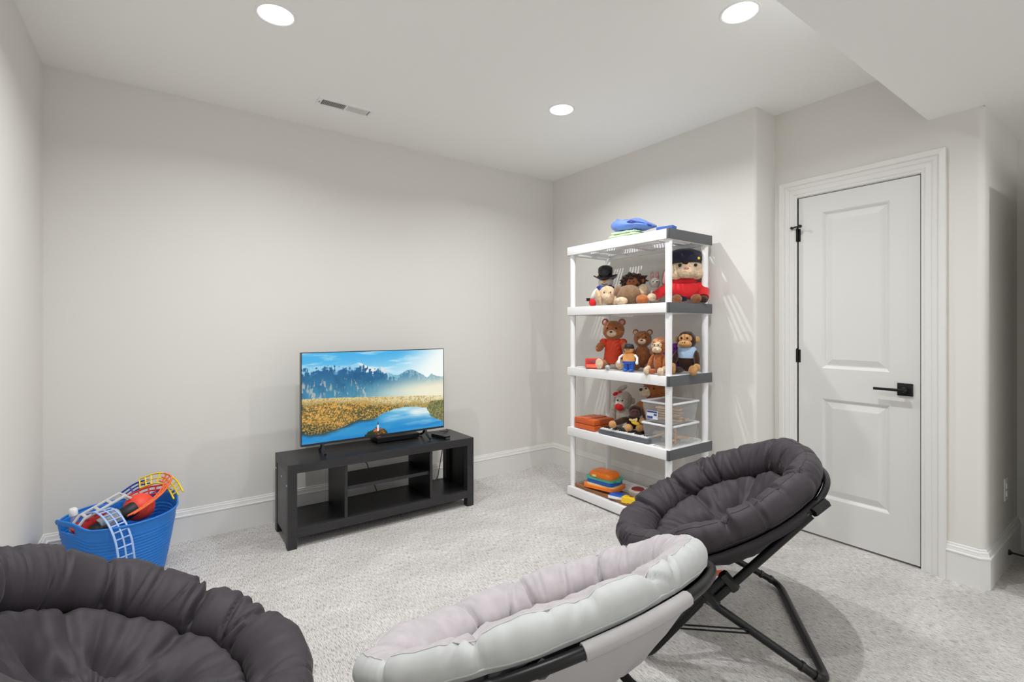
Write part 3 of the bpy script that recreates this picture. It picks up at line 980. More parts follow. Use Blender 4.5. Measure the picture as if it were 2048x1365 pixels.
# posts between the tiers
pm = None
for ti in range(len(TIERS) - 1):
    zt_, zb = TIERS[ti] - TT, TIERS[ti + 1]
    for sx in (-1, 1):
        for sy in (-1, 1):
            loc = (sx * (dx - .034), sy * (dy - .030), zb)
            hgt = zt_ - zb
            if pm is None:
                pm = MB().lathe([(.0185, -.004), (.0195, .03), (.0205, .10), (.0205, hgt - .06), (.0215, hgt - .02), (.0215, hgt + .004)], 20).build('post', PLASTW, su, 40)
                pm.location = loc
            else:
                place(pm, 'post', su, loc)
for sx in (-1, 1):
    for sy in (-1, 1):
        MB().lathe([(.019, 0), (.021, .012)], 16, c=(sx * (dx - .034), sy * (dy - .030), 0)).build('foot', PLASTG, su, 40)

# ------------------------------------------------------------------ toys: helpers
def fur(name, rgb, var=.22):
    return mat('fur_' + name, rgb, .95, var=var, vscale=70, bump=.9, bscale=260, sheen=.5, spec=.1)
FB = fur('brown', (146, 92, 54)); FT = fur('tan', (196, 148, 96)); FD = fur('dark', (62, 40, 29)); FC = fur('cream', (214, 190, 160))
FG = fur('ginger', (176, 104, 60)); FW = fur('white', (226, 222, 214), .06); FTE = fur('teddy', (166, 106, 64)); FBG = fur('beige', (206, 178, 146)); FGR = fur('grey', (196, 188, 176))
FPU = fur('purple', (128, 40, 150)); FDR = fur('maroon', (84, 22, 30)); FMO = fur('mocha', (134, 106, 80)); FPI = fur('pink', (214, 160, 166))
EYE = mat('bead_black', (12, 11, 12), .12); EYEW = mat('eye_white', (244, 244, 242), .3)
REDK = mat('red_knit', (206, 22, 30), .8, var=.08, vscale=60, bump=.4, bscale=500, sheen=.3)
ORSH = mat('orange_red_satin', (206, 62, 26), .7, var=.1, vscale=40, bump=.3, bscale=200)
NAVY = mat('navy_felt', (24, 24, 48), .85, bump=.4, bscale=300, sheen=.3)
BLKS = mat('black_satin', (18, 18, 20), .35, var=.3, vscale=30)
BLUS = mat('blue_satin', (28, 48, 138), .5)
ORP = mat('orange_plastic', (238, 122, 24), .35); REDP = mat('red_plastic', (214, 40, 36), .35); BLUP = mat('blue_plastic', (34, 92, 190), .35)
YELP = mat('yellow_plastic', (244, 204, 38), .35); GRNP = mat('teal_plastic', (64, 176, 150), .35); CRMP = mat('cream_plastic', (240, 214, 150), .4)
WOODL = mat('light_wood', (206, 160, 116), .55, var=.1, vscale=12, bump=.1, bscale=60, stretch=(1, 6, 6)); WOODM = mat('brown_board', (150, 100, 58), .6, var=.15, vscale=12)
CORAL = mat('coral_case', (206, 96, 44), .42); SILV = mat('silver_grey', (176, 178, 182), .35); DGR = mat('dark_grey_case', (92, 96, 102), .4)
LGR = mat('light_grey_plastic', (204, 206, 208), .4); GREENC = mat('pale_green_cloth', (206, 224, 192), .85, bump=.3, bscale=120)
BLUEC = mat('blue_cloth', (92, 124, 200), .6, bump=.2, bscale=100, sheen=.2)

CAMF = math.atan2(-2.25, -2.62)     # heading from the shelf towards the viewer
def toy(name, label, cat, x, y, z, face=CAMF, group=None):
    """Empty whose local +Y looks along 'face'"""
    t = empty(name, (x, y, z), face - PI / 2)
    return tag(t, label, cat, group)
def el(t, part, c, r, m, rot=(0, 0, 0), fuzz=.05, fs=55, sub=3):
    return MB().ell(c, r, rot, sub, fuzz, fs).build(part, m, t, 179)
def eyes(head, hc, dx_, dy_, dz, r, whites=False):
    for s in (-1, 1):
        if whites:
            MB().ell((hc[0] + s * dx_, hc[1] + dy_ - r * .5, hc[2] + dz), (r * 1.5, r * .8, r * 2.0), sub=2).build('eye_white', EYEW, head, 179)
        MB().ell((hc[0] + s * dx_, hc[1] + dy_ + (r * .1 if whites else 0), hc[2] + dz), (r, r * .7, r * (1.3 if whites else 1)), sub=2).build('eye', EYE, head, 179)

def bear(t, s, coat, muzzle_m, foot_m, shirt=None, ear_in=None, tilt=0, arm_m=None, long_arm=0):
    """sitting teddy of height s, looking along local +Y"""
    hz = .74 * s
    hc = (0, .01 * s, hz)
    if shirt:
        sh = MB().lathe([(.05 * s, .60 * s), (.13 * s, .575 * s), (.165 * s, .50 * s), (.17 * s, .38 * s), (.19 * s, .22 * s), (.215 * s, .10 * s), (.20 * s, .085 * s)], 28, sy=.85)
        sh.build('shirt', shirt, t, 50)
        for k in (-1, 1):
            el(t, 'sleeve', (k * .19 * s, .03 * s, .50 * s), (.085 * s, .08 * s, .085 * s), shirt, fuzz=.03)
    else:
        el(t, 'body', (0, 0, .32 * s), (.20 * s, .17 * s, .28 * s), coat)
    head = el(t, 'head', hc, (.215 * s, .19 * s, .20 * s), coat, (0, tilt, 0))
    for k in (-1, 1):
        e = el(head, 'ear', (k * .165 * s, -.01 * s, hz + .165 * s), (.072 * s, .035 * s, .072 * s), coat)
        if ear_in:
            el(head, 'ear_lining', (k * .165 * s, .018 * s, hz + .16 * s), (.045 * s, .018 * s, .045 * s), ear_in)
        a = el(t, 'arm', (k * .245 * s, .10 * s, .42 * s), (.07 * s, .14 * s, .08 * s), arm_m or coat, (-.5 + long_arm, 0, k * -.35))
        el(t, 'leg', (k * .15 * s, .17 * s, .085 * s), (.085 * s, .20 * s, .085 * s), coat, (0, 0, k * -.30))
        el(t, 'foot_pad', (k * .205 * s, .345 * s, .10 * s), (.088 * s, .040 * s, .10 * s), foot_m, (0, 0, k * -.30))
    mz = el(head, 'muzzle', (0, .175 * s, hz - .055 * s), (.095 * s, .075 * s, .070 * s), muzzle_m)
    el(head, 'nose', (0, .245 * s, hz - .025 * s), (.028 * s, .018 * s, .020 * s), EYE, fuzz=0, sub=2)
    eyes(head, hc, .085 * s, .165 * s, .045 * s, .020 * s)
    return t

def monkey(t, s, coat, face_m, foot_m, vest=None, long_head=1.0, tuft=None):
    hz = .74 * s
    el(t, 'body', (0, 0, .32 * s), (.17 * s, .15 * s, .28 * s), coat)
    if vest:
        v = MB().lathe([(.09 * s, .61 * s), (.17 * s, .57 * s), (.19 * s, .47 * s), (.185 * s, .36 * s), (.18 * s, .34 * s)], 26, sy=.9)
        v.build('vest', vest, t, 50)
    head = el(t, 'head', (0, 0, hz), (.185 * s, .175 * s, .20 * s * long_head), coat)
    el(head, 'face', (0, .10 * s, hz + .03 * s), (.135 * s, .09 * s, .11 * s), face_m, fuzz=.02)
    el(head, 'muzzle', (0, .155 * s, hz - .085 * s), (.135 * s, .10 * s, .085 * s), face_m, fuzz=.02)
    for q in (-1, 1):
        MB().ell((q * .022 * s, .252 * s, hz - .055 * s), (.011 * s, .008 * s, .014 * s), sub=2).build('nostril', EYE, head, 179)
        el(head, 'ear', (q * .20 * s, 0, hz + .01 * s), (.045 * s, .035 * s, .075 * s), face_m, fuzz=.02)
        a = el(t, 'arm', (q * .21 * s, .08 * s, .34 * s), (.062 * s, .085 * s, .20 * s), coat, (.45, q * -.18, 0))
        el(t, 'hand', (q * .235 * s, .19 * s, .15 * s), (.07 * s, .07 * s, .085 * s), foot_m, fuzz=.02)
        el(t, 'leg', (q * .14 * s, .15 * s, .075 * s), (.072 * s, .20 * s, .072 * s), coat, (0, 0, q * -.28))
        el(t, 'foot', (q * .205 * s, .345 * s, .095 * s), (.085 * s, .055 * s, .11 * s), foot_m, (0, 0, q * -.28), fuzz=.02)
    eyes(head, (0, 0, hz), .055 * s, .185 * s, .045 * s, .022 * s)
    if tuft:
        el(head, 'hair', (0, -.03 * s, hz + .12 * s), (.20 * s, .17 * s, .13 * s), tuft, fuzz=.35, fs=60, sub=4)
    return t

# ------------------------------------------------------------------ top of the unit
Z = TIERS[0] + .001
def cloth_heap(name, label, x, y, z, rx, ry, rz, m, seed, rzrot=0, layers=3, slope=0.0):
    t = empty(name, (x, y, z), rzrot)
    tag(t, label, 'cloth')
    for k in range(layers):
        bm = bmesh.new()
        bmesh.ops.create_icosphere(bm, subdivisions=4, radius=1)
        f = 1 - .14 * k
        for q in bm.verts:
            p_ = q.co.copy()
            n_ = noise.noise(Vector((p_.x * 2.2, p_.y * 2.2, seed + k))) + .5 * noise.noise(Vector((p_.x * 6, p_.y * 5, seed + 3 + k * 2)))
            sq = (abs(p_.x) ** .7, abs(p_.y) ** .7)
            q.co = Vector((math.copysign(sq[0], p_.x) * rx * f * (1 + .10 * n_), math.copysign(sq[1], p_.y) * ry * f * (1 + .08 * n_), max(0, rz / layers * (k + .5 + .52 * p_.z * (1 + .5 * n_)) + rz * .10 * n_ * (k > 0)) * (1 + slope * p_.y - .25 * abs(slope) * p_.y ** 2)))
        bm.verts.index_update()
        MB().add([q.co for q in bm.verts], [[q.index for q in fc.verts] for fc in bm.faces]).build('fold', m, t, 179)
        bm.free()
    return t
cloth_heap('folded_cloth', 'pale green folded cloth lying under the blue bag on the top shelf', 2.57, 2.235, Z, .085, .155, .060, GREENC, 2.2, .05)
bg = cloth_heap('fabric_bag', 'crumpled blue fabric bag on top of the shelving unit', 2.60, 2.205, Z + .060, .080, .165, .078, BLUEC, 6.1, .05, layers=1, slope=.55)
bg['category'] = 'bag'
MB().tube([(-.06, .02, .05), (-.085, -.05, .055), (-.06, -.12, .03), (-.03, -.17, .008)], .006, 6).build('strap', BLUS, bg, 60)
bx = empty('small_box', (2.66, 1.98, Z), .2); tag(bx, 'small dark blue box near the front corner of the top shelf', 'box')
MB().box((-.03, -.055, 0), (.03, .055, .060), bev=.004).build('carton', mat('dark_blue_card', (44, 74, 150), .6), bx)
MB().box((-.031, -.056, .045), (.031, .056, .062), bev=.003).build('lid', mat('mid_blue_card', (58, 92, 172), .6), bx)

# ------------------------------------------------------------------ second tier: plush row
Z = TIERS[1] + .0005
t = toy('snowman_plush', 'white snowman plush in a shiny black hat and blue scarf', 'plush toy', 2.60, 2.455, Z, CAMF - .1)
el(t, 'body', (0, 0, .075), (.066, .058, .078), FW, fuzz=.03)
hd = el(t, 'head', (0, 0, .172), (.052, .050, .048), FW, fuzz=.03)
el(hd, 'nose', (0, .058, .175), (.009, .014, .009), ORP, fuzz=0, sub=2)
MB().tube([(-.02, .046, .160), (0, .051, .154), (.02, .046, .160)], .0022, 6).build('mouth', BLKS, hd)
hat = MB()
n = 40
prof = [(.0, .297), (.022, .296), (.040, .286), (.050, .266), (.052, .238), (.048, .218), (.058, .208), (.074, .206), (.086, .216), (.084, .209), (.062, .197), (.046, .202)]
vs, fs = [], []
for (r_, z_) in prof:
    for i in range(n):
        a_ = 2 * PI * i / n
        wv = (r_ > .047) * .013 * math.cos(2 * a_ + .2)
        vs.append(((r_ + .002 * math.sin(5 * a_)) * math.cos(a_), r_ * math.sin(a_), z_ + wv))
for j in range(len(prof) - 1):
    for i in range(n):
        k = (i + 1) % n
        fs.append((j * n + i, j * n + k, (j + 1) * n + k, (j + 1) * n + i))
hat.add(vs, fs).build('hat', BLKS, t, 50)
MB().tube([(.052 * math.cos(k / 20 * 2 * PI), .050 * math.sin(k / 20 * 2 * PI), .134 + .004 * math.sin(k)) for k in range(20)], .012, 8, closed=True).build('scarf', BLUS, t, 60)
MB().tube([(.018, .055, .134), (.030, .066, .115), (.026, .070, .085)], [.012, .012, .009], 8).build('scarf_end', BLUS, t, 60)
for k in (-1, 1):
    el(t, 'arm', (k * .074, .020, .090), (.020, .022, .046), FW, (0, k * -.5, 0), .03)
hb = el(t, 'red_mitten', (.088, .030, .028), (.027, .018, .030), REDK, (0, .4, 0), .02)
MB().box((.105, .022, .040), (.132, .040, .062), bev=.004).build('clip', BLACKP, t)
t = toy('rabbit_plush', 'beige long eared plush lying at the shelf edge before the snowman', 'plush toy', 2.515, 2.335, Z, CAMF)
el(t, 'body', (-.02, -.03, .045), (.055, .06, .046), FBG)
hd = el(t, 'head', (.012, .012, .062), (.048, .046, .052), FBG, fuzz=.08)
el(hd, 'muzzle', (.018, .052, .048), (.024, .018, .02), FC)
el(hd, 'ear', (.060, .018, .045), (.017, .026, .052), FBG, (0, .25, 0))
el(hd, 'ear', (-.040, .02, .045), (.017, .026, .048), FBG, (0, -.3, 0))
eyes(hd, (.012, .012, .062), .018, .044, .012, .004)
el(t, 'paw', (-.066, .035, .020), (.034, .028, .020), FC)
t.scale = (1.2, 1.1, 1.2)
t = toy('monkey_plush', 'tiny black faced monkey plush between the snowman and the brown ape', 'plush toy', 2.66, 2.31, Z)
el(t, 'body', (0, -.01, .055), (.045, .04, .055), FD)
hd = el(t, 'head', (0, 0, .125), (.040, .038, .040), FD, fuzz=.12)
el(hd, 'face', (0, .022, .118), (.028, .020, .028), FT, fuzz=.02)
eyes(hd, (0, 0, .12), .011, .040, .006, .0045)
for k in (-1, 1):
    el(hd, 'ear', (k * .040, .004, .122), (.009, .008, .014), FT)
t = toy('ape_plush', 'shaggy brown ape plush reclining with its round belly up', 'plush toy', 2.58, 2.205, Z)
el(t, 'body', (.005, .0, .062), (.075, .060, .062), FMO)
hd = el(t, 'head', (-.012, -.05, .138), (.045, .042, .044), FB)
el(hd, 'hair', (-.012, -.062, .150), (.064, .05, .046), FD, fuzz=.45, fs=60, sub=4)
el(hd, 'face', (-.004, -.018, .134), (.028, .018, .030), fur('rust', (158, 92, 62), .1), fuzz=.02)
el(hd, 'ear', (-.062, -.04, .150), (.010, .008, .016), FG)
eyes(hd, (-.004, -.018, .136), .010, .018, .008, .004)
el(t, 'arm', (-.065, .01, .085), (.03, .03, .042), FC)
el(t, 'arm', (.07, .0, .085), (.022, .03, .036), FMO)
el(t, 'foot', (-.060, .070, .030), (.034, .028, .030), FG)
el(t, 'foot', (.050, .066, .024), (.034, .028, .024), FC)
t.scale = (1.22, 1.1, 1.12)
t = toy('lamb_plush', 'small white plush with pink ears half hidden behind the shelf post', 'plush toy', 2.76, 2.15, Z)
el(t, 'body', (0, 0, .07), (.045, .04, .07), FW)
hd = el(t, 'head', (0, .01, .155), (.036, .034, .036), FW)
for k in (-1, 1):
    el(hd, 'ear', (k * .018, 0, .205), (.012, .009, .032), FPI)
    el(t, 'arm', (k * .045, .02, .09), (.016, .02, .034), FW)
eyes(hd, (0, .01, .155), .012, .034, .006, .004)
# generic dressed plush: brown and tan puppy in a red sweater and plain dark cap
t = toy('puppy_plush', 'large brown and tan plush in a red sweater and dark cap', 'plush toy', 2.800, 1.945, Z, CAMF + .05)
MB().lathe([(.060, .150), (.080, .140), (.100, .115), (.106, .08), (.102, .05), (.092, .038)], 30, sy=.85).build('sweater', REDK, t, 60)
MB().tube([(.068 * math.cos(k / 20 * 2 * PI), .060 * math.sin(k / 20 * 2 * PI), .152) for k in range(20)], .018, 8, closed=True).build('collar', REDK, t, 60)
MB().tube([(.08, .01, .125), (.145, .040, .085), (.190, .060, .058)], [.036, .034, .030], 12).build('sleeve', REDK, t, 60)
MB().tube([(-.08, .01, .120), (-.115, .045, .080), (-.105, .090, .040)], [.038, .038, .032], 12).build('sleeve', REDK, t, 60)
el(t, 'paw', (.212, .068, .048), (.030, .028, .026), FC)
el(t, 'paw', (-.098, .112, .028), (.030, .028, .024), FD)
hd = el(t, 'head', (-.01, .01, .228), (.108, .088, .078), FC, fuzz=.03)
el(hd, 'forehead', (-.005, -.012, .262), (.104, .086, .060), FD, fuzz=.05)
el(hd, 'forelock', (.004, .078, .268), (.020, .016, .026), FD, (0, .2, 0), fuzz=.12)
el(hd, 'muzzle', (-.004, .090, .202), (.060, .044, .036), FC, fuzz=.03)
el(hd, 'nose', (.004, .118, .222), (.018, .014, .012), mat('nose_pink', (186, 110, 104), .4), fuzz=0, sub=2)
eyes(hd, (-.008, .01, .245), .048, .082, .004, .011)
for k in (-1, 1):
    el(hd, 'cheek', (k * .062 - .006, .045, .196), (.046, .042, .036), FC, fuzz=.03)
    el(hd, 'ear', (k * .120 - .008, -.015, .190), (.026, .034, .068), FB, (0, k * -.2, 0))
    el(hd, 'ear_lining', (k * .124 - .008, .010, .188), (.019, .020, .054), FPI, (0, k * -.2, 0), .02)
    el(t, 'leg', (k * .06, .085, .032), (.034, .070, .032), FB)
MB().lathe([(.104, .270), (.120, .285), (.120, .312), (.098, .346), (.054, .363), (.0, .367)], 32, sy=.92).build('cap', NAVY, t, 60)
MB().lathe([(.098, .270), (.104, .272), (.106, .290), (.100, .292)], 32, sy=.92).build('cap_band', mat('black_band', (16, 16, 18), .6), t, 60)
MB().lathe([(.008, 0), (.009, .004), (.006, .007)], 12, Matrix.Translation((-.075, .085, .292)) @ Matrix.Rotation(-PI / 2, 4, 'X')).build('cap_button', YELP, t, 60)
MB().box((-.010, .0, .02), (.085, .085, .065), bev=.015).build('pouch', NAVY, t)

# ------------------------------------------------------------------ third tier: bears and monkeys
Z = TIERS[2] + .0005
t = toy('slide_viewer', 'red plastic toy slide viewer on the left of the bear shelf', 'toy', 2.50, 2.475, Z, CAMF + .15)
MB().box((-.058, -.035, 0), (.058, .035, .070), bev=.008).build('body', REDP, t, 30)
MB().box((-.055, .030, .006), (.055, .046, .030), bev=.005).build('lower_step', mat('coral_plastic', (236, 110, 84), .35), t, 30)
MB().box((-.040, .034, .045), (.040, .040, .055)).build('slot', DGR, t)
for k in (-1, 1):
    MB().lathe([(.014, 0), (.016, .018), (.013, .02)], 16, Matrix.Translation((k * .030, -.035, .045)) @ Matrix.Rotation(PI / 2, 4, 'X')).build('eyepiece', BLACKP, t)
t = toy('teddy_bear', 'tall brown teddy bear in an orange red shirt', 'plush toy', 2.64, 2.415, Z, CAMF - .18)
bear(t, .362, FTE, FC, FC, shirt=ORSH, ear_in=FPI, tilt=.08)
t = toy('teddy_bear', 'plain brown teddy bear seated between the shirted bear and the post', 'plush toy', 2.69, 2.195, Z, CAMF - .12)
bear(t, .285, FB, FC, FTE, ear_in=FC)
t = toy('toy_figure', 'little plastic toy figure with blue trousers and black cap', 'toy', 2.515, 2.165, Z, CAMF - .35)
SKN = mat('tan_plastic', (226, 160, 92), .4)
for k in (-1, 1):
    MB().tube([(k * .018, 0, .012), (k * .020, .002, .060)], .017, 10).build('leg', BLUP, t, 60)
    MB().ell((k * .020, .012, .010), (.019, .028, .010), sub=2).build('shoe', BLUP, t, 179)
    MB().tube([(k * .040, 0, .108), (k * .060, .012, .090), (k * .062, .022, .068)], .008, 8).build('arm', WHITEP, t, 60)
    MB().ell((k * .062, .025, .060), (.011, .010, .013), sub=2).build('hand', WHITEP, t, 179)
MB().lathe([(.030, .052), (.042, .058), (.043, .085), (.036, .116), (.018, .122)], 20, sy=.8).build('torso', SKN, t, 50)
MB().lathe([(.037, .050), (.0435, .056), (.0435, .068)], 20, sy=.8, cap=False).build('belt', BLUP, t, 50)
hd = MB().ell((0, .002, .145), (.030, .028, .030), sub=3).build('head', SKN, t, 179)
eyes(hd, (0, .002, .145), .010, .026, .006, .003)
MB().lathe([(.033, .152), (.034, .160), (.026, .178), (.0, .184)], 20).build('cap', BLKS, t, 50)
MB().box((-.022, .018, .152), (.022, .052, .156), bev=.0015).build('cap_visor', BLKS, t)
t = toy('microphone', 'small white toy microphone lying at the bear feet', 'toy', 2.475, 2.315, Z, CAMF)
M = Matrix.Translation((0, .02, .017)) @ Matrix.Rotation(-PI / 2 + .2, 4, 'X')
MB().lathe([(.006, -.09), (.009, -.02), (.011, 0)], 14, M).build('handle', WHITEP, t, 50)
MB().lathe([(.012, 0), (.017, .008), (.018, .018), (.012, .030), (.0, .034)], 16, M).build('head', SILV, t, 50)
t = toy('monkey_plush', 'light ginger monkey plush sitting behind the front shelf post', 'plush toy', 2.52, 1.925, Z, CAMF - .55)
monkey(t, .232, FG, FC, FC, tuft=fur('light_ginger', (206, 146, 100)))
t = toy('fox_plush', 'dark maroon plush slumped in the shadow behind the ginger monkey', 'plush toy', 2.72, 2.065, Z)
el(t, 'body', (0, 0, .06), (.07, .06, .06), FDR)
hd = el(t, 'head', (0, .0, .135), (.05, .046, .045), FD, fuzz=.12)
eyes(hd, (0, 0, .138), .016, .042, .006, .005)
for k in (-1, 1):
    el(hd, 'ear', (k * .04, 0, .175), (.014, .01, .018), FD)
t = toy('fluffy_plush', 'bright purple fluffy plush peeking out behind the shelf post', 'plush toy', 2.70, 1.975, Z)
el(t, 'body', (0, 0, .06), (.055, .05, .06), FPU, fuzz=.4, fs=70, sub=4)
hd = el(t, 'head', (0, .01, .145), (.046, .042, .045), FPU, fuzz=.4, fs=70, sub=4)
eyes(hd, (0, .01, .148), .016, .045, .006, .005)
t = toy('monkey_plush', 'dark brown monkey plush wearing a pale blue vest', 'plush toy', 2.715, 1.865, Z, CAMF - .40)
monkey(t, .285, FD, FT, FT, vest=mat('pale_blue_knit', (170, 196, 226), .8, bump=.3, bscale=300))
t.scale = (1.12, 1, 1)

# ------------------------------------------------------------------ fourth tier: case, keyboard, plush, boxes of track
Z = TIERS[3] + .0005
t = toy('carry_case', 'orange plastic carry case with a moulded handle', 'case', 2.565, 2.535, Z, PI)
MB().box((-.10, -.10, 0), (.10, .10, .036), bev=.006).build('base', CORAL, t, 30)
MB().box((-.10, -.10, .038), (.10, .10, .076), bev=.006).build('lid', CORAL, t, 30)
MB().box((-.035, -.098, .074), (.035, .098, .081), bev=.003).build('lid_rib', CORAL, t, 30)
MB().tube([(.10, -.035, .038), (.135, -.030, .038), (.140, 0, .038), (.135, .030, .038), (.10, .035, .038)], .008, 8).build('handle', CORAL, t, 60)
for k in (-1, 1):
    MB().box((.098, k * .06 - .012, .026), (.105, k * .06 + .012, .050), bev=.002).build('latch', CORAL, t)
t = toy('toy_keyboard', 'grey electronic toy keyboard with white and black keys', 'keyboard', 2.545, 2.190, Z, PI + .05)
MB().box((-.205, -.075, 0), (.205, .075, .030), bev=.005).build('case', DGR, t, 30)
MB().box((-.200, -.070, .030), (.200, -.005, .036), bev=.003).build('control_panel', BLACKP, t, 30)
wk = MB().box((-.0085, -.032, 0), (.0085, .032, .009)).build('white_key', WHITEP, t)
bk_ = MB().box((-.005, -.020, 0), (.005, .020, .007)).build('black_key', BLACKP, t)
for i in range(21):
    xx = -.182 + i * .0182
    if i == 0:
        wk.location = (xx, .038, .028)
    else:
        place(wk, 'white_key', t, (xx, .038, .028))
    if i % 7 not in (2, 6) and i < 20:
        if i == 0:
            bk_.location = (xx + .0091, .026, .036)
        else:
            place(bk_, 'black_key', t, (xx + .0091, .026, .036))
t = toy('sock_monkey', 'grey sock monkey with a red mouth and red bow', 'plush toy', 2.735, 2.400, Z, CAMF - .25)
el(t, 'body', (0, 0, .085), (.062, .055, .085), FGR)
hd = el(t, 'head', (0, .01, .205), (.062, .058, .066), FGR, (0, -.25, 0), .02)
el(hd, 'face', (.012, .045, .19), (.042, .030, .048), FW, (0, -.25, 0), .02)
el(hd, 'lips', (.016, .075, .160), (.032, .020, .026), REDK, (0, -.3, 0), .02)
eyes(hd, (.010, .07, .205), .017, .006, .004, .0065)
for k in (-1, 1):
    el(hd, 'ear', (k * .066, 0, .20), (.014, .012, .024), FGR, fuzz=.02)
    el(t, 'arm', (k * .075, .02, .10), (.022, .03, .07), FGR)
    el(t, 'leg', (k * .04, .075, .028), (.026, .08, .026), FGR)
el(hd, 'topknot', (.02, -.01, .285), (.045, .016, .018), FGR, (0, .5, 0), .03)
for k in (-1, 1):
    el(hd, 'bow', (.035 + k * .020, .030, .252 + k * -.004), (.022, .010, .013), REDK, (0, k * .5, 0), .05)
t = toy('teddy_bear', 'large caramel bear lying across the shelf with its cream muzzle to the left', 'plush toy', 2.745, 2.130, Z + .0, CAMF)
CAR = fur('caramel', (150, 88, 46))
el(t, 'body', (-.020, -.020, .150), (.110, .080, .130), CAR)
hd = el(t, 'head', (.000, .0, .300), (.086, .074, .068), CAR)
el(hd, 'muzzle', (.070, .045, .292), (.040, .034, .034), FC, fuzz=.02)
el(hd, 'nose', (.098, .062, .310), (.013, .012, .011), EYE, fuzz=0, sub=2)
eyes(hd, (.040, .0, .312), .026, .070, .008, .006)
for k in (-1, 1):
    el(hd, 'ear', (k * .064, -.02, .348), (.022, .014, .020), CAR)
el(t, 'arm', (.085, .040, .185), (.080, .045, .048), FB, (0, .35, 0))
el(t, 'leg', (.055, .02, .05), (.05, .065, .05), FB)
t = toy('monkey_plush', 'dark monkey plush holding a yellow banana beside the clear boxes', 'plush toy', 2.575, 2.175, Z + .047, CAMF + .05)
el(t, 'body', (0, -.02, .050), (.048, .042, .052), FD)
hd = el(t, 'head', (-.010, -.01, .118), (.046, .042, .044), FD)
el(hd, 'face', (-.004, .025, .112), (.034, .020, .028), fur('plum', (96, 64, 62), .1), fuzz=.02)
eyes(hd, (-.004, .02, .120), .012, .024, .006, .004)
el(t, 'arm', (.085, .01, .055), (.062, .02, .022), FD, (0, .35, 0))
el(t, 'hand', (.140, .018, .032), (.026, .022, .026), FT, fuzz=.02)
for k in (-1, 1):
    el(t, 'foot', (k * .036, .040, .018), (.027, .022, .026), FT, fuzz=.02)
el(t, 'hand', (-.052, .025, .062), (.022, .020, .022), FT, fuzz=.02)
bn = el(t, 'banana', (-.008, .045, .052), (.030, .012, .013), YELP, (0, -.3, 0), 0)
for k in (-1, 0, 1):
    el(bn, 'peel', (.004 + k * .016, .052, .072), (.016, .006, .008), CRMP, (0, .5 - k * .8, 0), 0)

BOXP = clear_mat('clear_plastic', (226, 230, 232), .86)
LIDP = mat('lid_white_plastic', (236, 238, 240), .35)
def clear_box(label, x, y, z, rz, h=.108, w=.145, d=.185, lab=False, tilt=0):
    t = empty('storage_box', (x, y, z), rz); tag(t, label, 'storage box', 'clear boxes of wooden track')
    t.rotation_euler = (0, 0, rz)
    k = .88
    vs = []
    for (s, zz) in ((k, .0), (.955, h * .62), (.975, h * .66), (1, h)):
        vs += [(-w * s, -d * s, zz), (w * s, -d * s, zz), (w * s, d * s, zz), (-w * s, d * s, zz)]
    wl = .0022
    for (s, zz) in ((1, h), (.975, h * .66), (.955, h * .62), (k, .003)):
        vs += [(-w * s + wl, -d * s + wl, zz), (w * s - wl, -d * s + wl, zz), (w * s - wl, d * s - wl, zz), (-w * s + wl, d * s - wl, zz)]
    fs = [(0, 1, 2, 3)]
    for j in range(7):
        for i in range(4):
            l = (i + 1) % 4
            fs.append((j * 4 + i, j * 4 + l, (j + 1) * 4 + l, (j + 1) * 4 + i))
    fs.append((28, 31, 30, 29))
    MB().add(vs, fs).build('tub', BOXP, t)
    ld = MB()
    ld.box((-w - .008, -d - .008, h), (-w + .004, d + .008, h + .012), bev=.003).box((w - .004, -d - .008, h), (w + .008, d + .008, h + .012), bev=.003)
    ld.box((-w - .008, -d - .008, h), (w + .008, -d + .004, h + .012), bev=.003).box((-w - .008, d - .004, h), (w + .008, d + .008, h + .012), bev=.003)
    ld.build('lid_rim', LIDP, t, 30)
    MB().box((-w + .002, -d + .002, h + .003), (w - .002, d - .002, h + .006)).build('lid_panel', BOXP, t)
    if lab:
        L_ = MB().box((-w - .0030, -.005, h * .18), (-w + .004, .075, h * .60)).build('label', mat('label_white', (232, 234, 240), .5), t)
        BL = mat('label_blue', (52, 74, 150), .5)
        for (a0, a1, b0, b1) in ((-.002, .072, .50, .585), (.030, .072, .20, .32), (.0, .022, .36, .46)):
            MB().box((-w - .0036, a0, h * b0), (-w + .001, a1, h * b1)).build('print', BL, L_)
    return t
BX, BY = 2.640, 1.935
clear_box('clear storage box of wooden track pieces, lower of the stacked pair', BX, BY, Z, .04, h=.122, w=.140, d=.108)
clear_box('clear storage box with a blue printed label, upper of the stacked pair', BX, BY, Z + .136, .04, h=.122, w=.140, d=.108, lab=True)

def track_piece(label, x, y, z, rot, kind, L_=.14, m=None):
    t = MB()
    w = .020
    if kind == 'straight':
        t.box((-L_ / 2, -w, 0), (L_ / 2, w, .012), bev=.002)
    else:
        R_ = .11
        a0, a1, n_ = -.55, .55, 12
        vs, fs = [], []
        for i in range(n_ + 1):
            a_ = a0 + (a1 - a0) * i / n_
            for (rr, zz) in ((R_ - w, 0), (R_ + w, 0), (R_ + w, .012), (R_ - w, .012)):
                vs.append((rr * math.cos(a_) - R_, rr * math.sin(a_), zz))
        for i in range(n_):
            for j in range(4):
                l = (j + 1) % 4
                fs.append((i * 4 + j, (i + 1) * 4 + j, (i + 1) * 4 + l, i * 4 + l))
        fs += [(0, 1, 2, 3), (n_ * 4 + 3, n_ * 4 + 2, n_ * 4 + 1, n_ * 4)]
        t.add(vs, fs)
    o = t.build('track_piece', m or WOODL)
    o.location = (x, y, z); o.rotation_euler = rot
    tag(o, label, 'toy track', 'wooden track pieces in the clear boxes')
    return o
